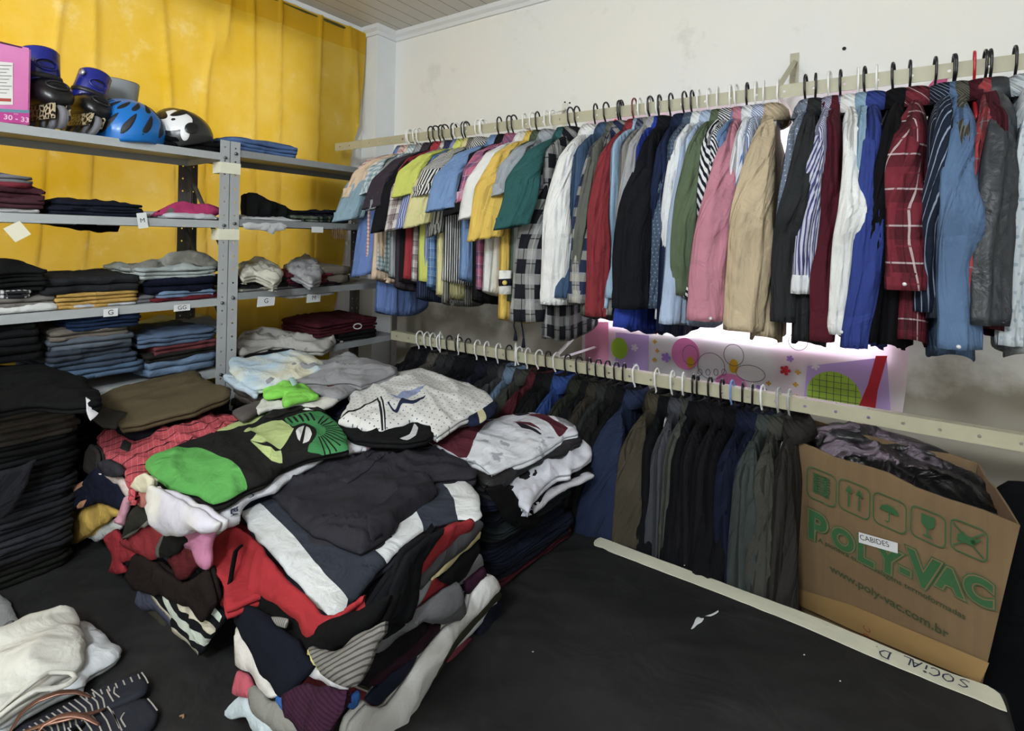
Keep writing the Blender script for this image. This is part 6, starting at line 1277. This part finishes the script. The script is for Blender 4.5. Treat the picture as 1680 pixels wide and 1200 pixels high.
def loft(rings, closed=True, cap=True):
    bm = bmesh.new(); V = [[bm.verts.new(p) for p in r] for r in rings]; n = len(rings[0])
    for i in range(len(V)-1):
        for k in range(n): j = (k+1) % n; bm.faces.new((V[i][k], V[i][j], V[i+1][j], V[i+1][k]))
    if cap: bm.faces.new(V[0][::-1]); bm.faces.new(V[-1])
    bmesh.ops.recalc_face_normals(bm, faces=bm.faces[:])
    return bm
BLUE = plain('#1d2478', .25, var=.06); BSH = plain('#121215', .3); BPL = plain('#1c1c20', .45)
def skate(px, py_b, scale, label, lean):
    c = Pt(.26, px, py_b); c[2] = ZT+.001; t = empty('inline_skate', tuple(c), label, 'inline skate', 'pair of blue inline skates')
    Lm = Matrix.Translation(Vector(c)) @ Matrix.Rotation(lean, 4, 'X') @ Matrix.Rotation(rad(8), 4, 'Z') @ Matrix.Scale(scale, 4) @ Matrix.Diagonal((.82, 1.05, 1, 1))
    def put(nm, bm, mt, par=None, sm=True):
        bmesh.ops.transform(bm, matrix=Lm, verts=bm.verts); o = link(nm, bm, mt, smooth=sm); local(o, par or t); return o
    # toe points to +x (room side)
    rg = []
    for x, hw, zb, zt_ in ((-.115, .020, .075, .15), (-.105, .036, .07, .17), (-.06, .042, .07, .175), (0, .043, .07, .165), (.05, .044, .070, .150), (.085, .042, .070, .135), (.108, .032, .073, .118), (.118, .012, .08, .105)):
        rg.append([(x, hw*cos(a), (zb+zt_)/2+(zt_-zb)/2*math.copysign(abs(sin(a))**.8, sin(a))) for a in [2*pi*k/24 for k in range(24)]])
    boot = put('boot', loft(rg), BSH)
    rg = []
    for s_, r1, r2, z, x in ((0, .052, .044, .13, -.045), (.2, .058, .049, .155, -.045), (.5, .057, .048, .20, -.05), (.8, .057, .048, .245, -.055), (.9, .052, .043, .25, -.055), (1.2, .048, .040, .20, -.05)):
        rg.append([(x+r1*cos(a), r2*sin(a), z+.010*cos(a)*(z > .24)) for a in [2*pi*k/28 for k in range(28)]])
    cuff = put('cuff', loft(rg, cap=False), BLUE)
    def oval(nm, x, z, ry, rz, mt, par, tilt, rim):
        P_ = [(x-tilt*rz*sin(a)-.012*abs(cos(a))**2, ry*cos(a), z+rz*sin(a)) for a in [2*pi*k/24 for k in range(24)]]
        bm = bmesh.new(); vs_ = [bm.verts.new(p_) for p_ in P_]; c_ = bm.verts.new((x-.010, 0, z))
        for k in range(24): bm.faces.new((vs_[k], vs_[(k+1) % 24], c_))
        put(nm, bm, mt, par)
        bm = bmesh.new(); tube(bm, P_+[P_[0]], .0035, 6, caps=False); put(nm+'_rim', bm, rim, par)
    oval('cuff_opening', .012, .205, .026, .017, plain('#07080c', .6), cuff, .05, BLUE)
    oval('toe_opening', .098, .132, .027, .013, plain('#07080c', .6), boot, 1.0, BPL)
    bm = bmesh.new(); tube(bm, [(-.045+.060*cos(a), .051*sin(a), .165+.004*cos(a)) for a in [rad(-95)+rad(190)*k/14 for k in range(15)]], .0028, 6, 3.2, up=(0, 0, 1)); put('strap', bm, BPL)
    bm = bmesh.new(); tube(bm, [(-.02, -.045, .225), (-.018, -.052, .225)], .010, 12); put('buckle', bm, plain('#b9bcc4', .3, .6), cuff)
    bm = bmesh.new()
    for sy in (-.018, .018): box(bm, (-.12, sy-.003, .03), (.12, sy+.003, .075))
    box(bm, (-.10, -.018, .068), (.10, .018, .076))
    s = NT('spotted frame'); v = s.new('ShaderNodeTexVoronoi', i_Vector=s.obj()); v.feature = 'DISTANCE_TO_EDGE'; v.inputs['Scale'].default_value = 55/scale
    c_ = s.mix(s.math('LESS_THAN', v.outputs[0], .12), lin('#17130f'), lin('#b9a98a')); s.l.new(c_, s.b.inputs['Base Color']); s.b.inputs['Roughness'].default_value = .4
    put('frame', bm, s.m, sm=False)
    for x in (-.105, -.035, .035, .105):
        bm = bmesh.new(); N = 20
        rr = [(.0, .010), (.030, .011), (.036, .006), (.036, -.006), (.030, -.011), (0, -.010)]
        V = [[bm.verts.new((x+r_*cos(2*pi*k/N), y_, .037+r_*sin(2*pi*k/N))) for k in range(N)] for r_, y_ in rr[1:-1]]
        for i in range(3):
            for k in range(N): j = (k+1) % N; bm.faces.new((V[i][k], V[i][j], V[i+1][j], V[i+1][k]))
        bm.faces.new(V[0]); bm.faces.new(V[-1][::-1]); put('wheel', bm, plain('#77777c', .35))
skate(74, 200, .98, 'blue and black inline skate next to the pink shoe box', 0)
skate(126, 205, .88, 'blue and black inline skate leaning beside the blue helmet', rad(-17))

def helmet(nm, c, r, rot, label, mt, vents, mv, cat='helmet', extra=None):
    t = empty(nm, tuple(c), label, cat); Lm = Matrix.Translation(Vector(c)) @ rot
    def put(n_, bm, m_, par=None):
        bmesh.ops.transform(bm, matrix=Lm, verts=bm.verts); o = link(n_, bm, m_); local(o, par or t); return o
    bm = bmesh.new(); N, K = 48, 20; a, b, h = r; V = []
    def P(th, ph, k=1.0):                                     # th azimuth, ph elevation
        rim = .012*cos(2*th)
        return (a*k*cos(ph)*cos(th), b*k*cos(ph)*sin(th)*(1+.08*cos(th)), h*k*sin(ph)+rim*(1-ph/(pi/2)))
    for i in range(K+1):
        ph = rad(-8)+rad(97.9)*i/K; V.append([])
        for k in range(N):
            th = 2*pi*k/N; q = 1+.018*abs(sin(th*5))*cos(ph)*(i > 2); V[-1].append(bm.verts.new(P(th, ph, q)))
    inn = [bm.verts.new(P(2*pi*k/N, rad(-8), .86)) for k in range(N)]; inn2 = [bm.verts.new(P(2*pi*k/N, rad(35), .82)) for k in range(N)]
    for i in range(K):
        for k in range(N): j = (k+1) % N; bm.faces.new((V[i][k], V[i][j], V[i+1][j], V[i+1][k]))
    for A_, B_ in ((inn, V[0]), (inn2, inn)):
        for k in range(N): j = (k+1) % N; bm.faces.new((A_[k], A_[j], B_[j], B_[k]))
    bm.faces.new(inn2); bm.faces.new(V[-1])
    shell = put('shell', bm, mt)
    def patch(n_, th, ph, wt, wp, ang, m_, k0=1.02, pinch=0.):
        bm = bmesh.new(); n = 26; out = []
        for j in range(n):
            q = 2*pi*j/n; u, v = wt*cos(q), wp*sin(q)*(1-pinch*cos(q)); out.append((u*cos(ang)-v*sin(ang), u*sin(ang)+v*cos(ang)))
        rr = []
        for sc, k_ in ((1.0, k0), (.8, k0+.012), (.4, k0+.014)):
            rr.append([bm.verts.new(P(th+u*sc/max(.3, cos(ph)), ph+v*sc, k_)) for u, v in out])
        for i in range(2):
            for j in range(n): l = (j+1) % n; bm.faces.new((rr[i][j], rr[i][l], rr[i+1][l], rr[i+1][j]))
        bm.faces.new(rr[2]); bmesh.ops.recalc_face_normals(bm, faces=bm.faces[:]); return put(n_, bm, m_, shell)
    for th, ph, wt, wp, an in vents: patch('vent', th, ph, wt, wp, an, mv, 1.006, .35)
    return t, patch, put
hb = Pt(.24, 203, 205); hb[2] = ZT+.022
vents = []
for th in range(-170, 100, 27):
    vents += [(rad(th), rad(21), .34, .085, rad(62)), (rad(th+14), rad(54), .24, .065, rad(62))]
helmet('bicycle_helmet', hb, (.125, .112, .125), Matrix.Rotation(rad(20), 4, 'Z') @ Matrix.Rotation(rad(10), 4, 'Y'), 'bright blue bicycle helmet with long black vents on the top shelf', plain('#1668b4', .28, var=.05), vents, plain('#10131a', .6))
hp = Pt(.24, 294, 215); hp[2] = ZT+.05
R_ = Matrix.Rotation(rad(12), 4, 'Z') @ Matrix.Rotation(rad(14), 4, 'Y') @ Matrix.Rotation(rad(16), 4, 'X')
WP = plain('#dcdcdc', .3)
t, patch, put = helmet('bicycle_helmet', hp, (.115, .098, .10), R_, 'black and white patterned child helmet on black cloth on the top shelf', plain('#2a2a2a', .3), [], plain('#101010', .6))
for th, ph, a_, b_, an, m_, k in ((-45, 50, .50, .44, 0, WP, 1.02), (-62, 62, .30, .28, 0, WP, 1.021), (-25, 22, .13, .34, -.1, WP, 1.02), (-66, 18, .13, .34, .1, WP, 1.02),
    (-20, 66, .30, .14, .5, BSH, 1.034), (-92, 58, .28, .15, -.4, BSH, 1.034), (-12, 26, .22, .20, .6, BSH, 1.032), (-82, 24, .22, .20, -.6, BSH, 1.032), (-46, 48, .06, .05, 0, BSH, 1.036)):
    patch('pattern_patch', rad(th), rad(ph), a_, b_, an, m_, k)
vs = Pt(.12, 193, 178); bm = bmesh.new(); N = 24; V = []
for z, r_ in ((0, .045), (.14, .058), (.235, .070)):
    V.append([bm.verts.new((vs[0]-.02+r_*cos(a)*.7, vs[1]+r_*sin(a), ZT+z)) for a in [2*pi*k/N for k in range(N)]])
V.append([bm.verts.new((vs[0]-.02+.072*cos(a)*.7, vs[1]+.072*sin(a), ZT+.23)) for a in [2*pi*k/N for k in range(N)]]); V.append([bm.verts.new((vs[0]-.02+.05*cos(a)*.7, vs[1]+.05*sin(a), ZT+.01)) for a in [2*pi*k/N for k in range(N)]])
for i in range(4):
    for k in range(N): j = (k+1) % N; bm.faces.new((V[i][k], V[i][j], V[i+1][j], V[i+1][k]))
bm.faces.new(V[0][::-1]); bm.faces.new(V[4])
tag(link('wrist_guard', bm, plain('#8d9194', .45)), 'grey curved protector shell standing behind the blue helmet', 'protector')
ya, yb = X_(.30, 244, 235)[1], X_(.30, 361, 240)[1]
tag(cushion('cloth_bag', zf(ZT+.001), [(.08, ya+.02), (.24, ya), (.335, ya+.03), (.34, yb-.09), (.335, yb-.01), (.2, yb), (.07, yb-.02)], .032, fabric('#0e0e10', wr=8), sp=.012, wr=.007, layers=2, lam=.05), 'black cloth bag under the patterned helmet at the end of the top shelf', 'bag')
for zs, nm_, ys in ((.88, 'upper', ((-2.0, -1.75), (-1.7, -1.45), (-1.42, -1.17))), (.58, 'lower', ((-1.7, -1.45), (-1.42, -1.17)))):  # added dark stacks, hiding the bright curtain in gaps between the piles
    for j, (y0_, y1_) in enumerate(ys):
        for k in range(6):
            tag(cushion('folded_garment', zf(zs+.002+k*.034), [(.05, y0_), (.15, y0_-.004), (.25, y0_), (.33, y0_+.01), (.335, (y0_+y1_)/2), (.33, y1_-.01), (.2, y1_), (.05, y1_)], .034, ['#15161a', '#1f2024', '#1b1d2b', '#121214', '#24222a', '#17181a'][(k+j) % 6], sp=.04, wr=.002, layers=2),
                'added dark garment behind the black pile, %s in the %s stack, %s covered shelf' % (NUM[5-k], ('left', 'middle', 'right')[j+3-len(ys)], nm_), 'clothes', 'added dark clothes on the covered shelves')
T('knee_pad', 'black protector pad squeezed behind the blue helmet', Frame((.10, 0, 0), (1, 0, 0), (0, 1, 0)), [(150, 178), (158, 168), (176, 167), (190, 174), (188, 196), (155, 196)], .03, BSH, 'protector', None, wr=.003)

# ================================================================== CARDBOARD CARTON
A = np.array((2.128, -.452)); B = np.array((2.559, -.685)); C2 = np.array((2.535, -.330)); D2 = np.array((2.150, -.232))
ZB, ZTB = .60, 1.10
def zz(p, z): return (p[0], p[1], z)
fA = onplane((A[0], A[1], 1.1), np.append(np.array((-(B-A)[1], (B-A)[0]))*-1, 0), 1312, 985)
n_ = np.array(((B-A)[1], -(B-A)[0], 0.)); n_ /= np.linalg.norm(n_)
if n_@(CAM-zz(A, 1.1)) < 0: n_ = -n_
BF = Frame(zz(A, 1.1), n_, (B[0]-A[0], B[1]-A[1], 0))
def bp(x, y): return BF.px(x, y)
tl, tr_, br, bl = bp(1301, 722), bp(1674, 862), bp(1612, 1122), bp(1302, 992)
cart = empty('cardboard_carton', (2.33, -.45, 0), 'open brown cardboard carton with green POLY-VAC print beside the jackets', 'cardboard box')
s = NT('corrugated card'); sep = s.new('ShaderNodeSeparateXYZ', i_0=s.obj())
st = s.new('ShaderNodeMapping', i_0=s.obj()); st.inputs['Scale'].default_value = (60, 60, 1.2)
c = s.mix(s.ramp(s.noise(3, 4, .6), .3, .7), lin('#68533a'), lin('#776044')); c = s.mix(s.math('MULTIPLY', s.ramp(s.noise(1, 2, .5, vec=st.outputs[0]), .45, .7), .22), c, lin('#51402a'))
s.l.new(c, s.b.inputs['Base Color']); s.b.inputs['Roughness'].default_value = .75; s.l.new(s.bump(s.noise(1, 2, .5, vec=st.outputs[0]), .25, .002), s.b.inputs['Normal']); CARD = s.m
def shell(bm, rings):
    V = [[bm.verts.new(p) for p in r] for r in rings]; n = len(rings[0])
    for i in range(len(V)-1):
        for k in range(n): j = (k+1) % n; bm.faces.new((V[i][k], V[i][j], V[i+1][j], V[i+1][k]))
    bm.faces.new(V[0][::-1])
f3 = lambda p, h=0: BF.w(p[0], p[1], h)
dep = np.array((D2[0]-A[0], D2[1]-A[1], 0)); dep2 = np.array((C2[0]-B[0], C2[1]-B[1], 0))
rows = []
for k in range(9):
    t = k/8; l = bl*(1-t)+tl*t; r_ = br*(1-t)+tr_*t; ring = []
    l = l+np.array((.012*sin(pi*t), 0))*-1; 
    zl, zr = f3(l)[2], f3(r_)[2]
    for i in range(9):
        u = i/8; p = l*(1-u)+r_*u; ring.append(f3(p, .010*sin(pi*u)*sin(pi*min(1, t*1.2))))
    up = .0
    for i in range(1, 5): ring.append(f3(r_)+dep2*(i/4)*(.9+.1*t)+np.array((0, 0, up)))
    a_, b_ = ring[-1], f3(l)+dep*(.9+.1*t)
    for i in range(1, 8): ring.append(a_+(b_-a_)*i/7)
    for i in range(1, 4): ring.append(b_+(f3(l)-b_)*i/4)
    if k == 8: ring = [q+np.array((0, 0, .004*sin(i*2.1)+.003*sin(i*5.))) for i, q in enumerate(ring)]
    rows.append(ring)
bm = bmesh.new(); shell(bm, rows); o = link('carton_body', bm, CARD, smooth=False); md = o.modifiers.new('t', 'SOLIDIFY'); md.thickness = .005; md.offset = -1; local(o, cart)
bot = [np.array(p) for p in rows[0]]
bm = bmesh.new(); lo = [p+np.array((0, 0, -.008)) for p in bot]; cc = np.mean(lo, 0)
V0 = [bm.verts.new(cc+(p-cc)*.985) for p in lo]; V1 = [bm.verts.new((cc[0]+(p[0]-cc[0])*.97, cc[1]+(p[1]-cc[1])*.97, .002)) for p in lo]; n = len(lo)
for k in range(n): j = (k+1) % n; bm.faces.new((V0[k], V1[k], V1[j], V0[j]))
bm.faces.new(V0[::-1]); bm.faces.new(V1); bmesh.ops.recalc_face_normals(bm, faces=bm.faces[:])
tag(link('cardboard_box', bm, CARD, smooth=False), 'plain cardboard box on the floor supporting the printed carton behind the table', 'cardboard box')
GR = plain('#2a5430', .7, var=.08); GRT = plain('#343d22', .8); CARD2 = plain('#705a3f', .8)
FH = .0125
def bpx(x, y): p = bp(x, y); return p
def hpx(x, y, dpx):                                        # metres for dpx vertical pixels at that place
    return abs((bp(x, y-dpx/2)-bp(x, y+dpx/2))[1])
LT = (('P', 1345, 866, 56), ('O', 1388, 886, 42), ('L', 1424, 905, 48), ('Y', 1462, 920, 50), ('-', 1490, 932, 44), ('V', 1520, 938, 62), ('A', 1563, 952, 46), ('C', 1610, 968, 50))
for st_, (bold, mt, hh) in enumerate(((.0078, GR, .0), (.0058, CARD2, .0008), (.0034, GR, .0016))):
    for ch, x, y, hp_ in LT:
        hm = hpx(x, y, hp_-10)/.72; c_ = bp(x, y); text('lettering', ch, BF, c_[0], c_[1], hm, mt, cart, h=FH+hh, bold=bold, sx=1.0)
c_ = bp(1455, 932); text('small_lettering', 'A pioneira em embalagens termoformadas', BF, c_[0], c_[1]-.012, .0165, GRT, cart, h=FH, sx=1.15, bold=.0003)
c_ = bp(1452, 978); text('small_lettering', 'www.poly-vac.com.br', BF, c_[0]+.004, c_[1], .026, GRT, cart, h=FH, sx=1.15, bold=.0005)
c_ = bp(1301, 944); text('side_lettering', 'M', Frame(BF.o, BF.n, BF.u), c_[0]+.010, c_[1], .03, GR, cart, h=.004, bold=.001)
# carton icons
def rrect(c, w, h, r, n=6):
    out = []
    for sx, sy, a0 in ((1, 1, 0), (-1, 1, 90), (-1, -1, 180), (1, -1, 270)):
        for i in range(n+1): a = rad(a0+90*i/n); out.append((c[0]+sx*(w/2-r)+r*cos(a), c[1]+sy*(h/2-r)+r*sin(a)))
    return out
for k, (x, y) in enumerate(((1352, 797), (1406, 817), (1464, 840), (1527, 862), (1594, 884))):
    c = bp(x, y); w = hpx(x, y, 50); bm = bmesh.new(); ribbon(bm, BF, rrect(c, w, w*1.02, w*.2), .0028, FH, True)
    def poly(pts): polyface(bm, BF, [(c[0]+a*w, c[1]+b*w) for a, b in pts], FH+.0004)
    if k == 0:
        for i in range(8): poly([(-.3, .32-i*.085), (.3, .32-i*.085), (.3, .36-i*.085), (-.3, .36-i*.085)])
        poly([(-.24, -.3), (-.14, -.3), (-.14, .36), (-.24, .36)]); poly([(.1, -.3), (.2, -.3), (.2, .36), (.1, .36)])
    elif k == 1:
        for sx in (-.17, .17): poly([(sx-.03, -.33), (sx+.03, -.33), (sx+.03, .2), (sx-.03, .2)]); poly([(sx-.12, .14), (sx+.12, .14), (sx, .38)])
    elif k == 2:
        poly([(-.3, .0)]+[(.3*cos(pi-pi*i/12), .24*sin(pi*i/12)) for i in range(13)]+[(.3, 0)]); poly([(-.02, -.28), (.02, -.28), (.02, 0), (-.02, 0)])
        ribbon(bm, BF, [(c[0]-.02*w, c[1]-.28*w), (c[0]-.07*w, c[1]-.34*w), (c[0]-.13*w, c[1]-.3*w)], .003, FH)
        for i in range(9): a, b = -.3+.075*i, .34+.05*((i*7) % 3-1); poly([(a, b), (a+.03, b), (a+.015, b-.05)])
    elif k == 3:
        poly([(-.2, .36), (.2, .36), (.19, .05), (.08, -.06), (-.08, -.06), (-.19, .05)]); poly([(-.03, -.3), (.03, -.3), (.03, -.05), (-.03, -.05)]); poly([(-.16, -.36), (.16, -.36), (.1, -.3), (-.1, -.3)])
    else:
        poly([(-.32, -.15), (.1, -.15), (.22, -.02), (.1, .12), (-.05, .1), (-.15, .2), (-.3, .05)]); poly([(.05, .0), (.3, .18), (.33, .12), (.12, -.1)])
        ribbon(bm, BF, [(c[0]-.42*w, c[1]-.38*w), (c[0]+.42*w, c[1]+.4*w)], .003, FH+.0008); ribbon(bm, BF, [(c[0]-.42*w, c[1]+.38*w), (c[0]+.42*w, c[1]-.4*w)], .003, FH+.0008)
    local(link('handling_symbol', bm, GR, smooth=False), cart)
lab_ = decal(cart, 'paper_sticker', [bp(1415, 871), bp(1479, 889), bp(1479, 906), bp(1415, 888)], plain('#c9c9cb', .6), fr=BF, h=FH+.003)
pa, pb = bp(1415, 880), bp(1479, 897); text('sticker_lettering', 'CABIDES', BF, *((pa+pb)/2+np.array((-.008, 0))), .017, plain('#1c1c20'), cart, h=FH+.0036, ang=math.atan2(pb[1]-pa[1], pb[0]-pa[0]), sx=1.05)
c = bp(1425, 1030); fr = Frame(BF.o, BF.n, (0, 0, 1)); c2 = fr.px(1426, 1042)
for k, ch in enumerate(('S', 'O', 'C')): hand(LET[ch], c2[0]+k*.018-.018, c2[1]-.01, .016, Frame(BF.o+BF.n*.0145, BF.n, (0, 0, 1)), .0018, plain('#7d2a22'), cart, 'red_handwriting')
bandm = plain('#8c7049', .35, var=.08)
decal(cart, 'packing_tape', [bp(1303, 961), bp(1400, 990), bp(1520, 1040), bp(1628, 1085), bp(1622, 1100), bp(1612, 1118), bp(1500, 1072), bp(1400, 1030), bp(1318, 992)], bandm, fr=BF, h=FH+.0005)
# black plastic bags filling the carton
PB = fabric('#0d0d0f', (), .32, .9, .1, 7)
tfr = plane3(zz(A, 1.062), zz(B, 1.062), zz(D2, 1.085))
ob = T('plastic_bag', 'black plastic bag of hangers bulging out of the printed carton', tfr, [(1328, 712), (1345, 706), (1420, 712), (1480, 725), (1540, 748), (1590, 768), (1630, 795), (1655, 828), (1652, 842), (1600, 832), (1540, 818), (1480, 800), (1400, 770), (1345, 748)], .036, PB, 'plastic bag', None, wr=.012, lam=.05, bulge=.02)
T('plastic_bag', 'greyish black plastic wrap folded behind the bag in the carton', Frame(tfr.o+tfr.n*.006, tfr.n), [(1322, 708), (1330, 694), (1375, 690), (1440, 700), (1500, 714), (1560, 742), (1520, 742), (1440, 722), (1360, 712), (1340, 724)], .045, fabric('#2a2829', (), .35, .9, .1, 7), 'plastic bag', None, wr=.010, lam=.05, bulge=.012)
# added black drape that fills the dark area at the far right
cf_ = Frame((2.6, -.27, .8), (0, -1, 0))
def cpt(x, z): return cf_.px(PX+FPX*((np.array((x, -.27, z))-CAM)@R3)/((np.array((x, -.27, z))-CAM)@Fv), PY+FPX*((np.array((x, -.27, z))-CAM)@D3)/((np.array((x, -.27, z))-CAM)@Fv))
tag(cushion('cloth_drape', cf_, [cpt(*q) for q in ((2.50, .012), (2.50, .4), (2.52, .8), (2.565, 1.0), (2.60, 1.05), (2.80, 1.06), (3.0, 1.05), (3.02, .5), (3.0, .012), (2.75, .012))], .035, fabric('#0b0d11', wr=7), sp=.025, wr=.008, lam=.10), 'added black cloth drape filling the dark corner right of the carton', 'cloth')
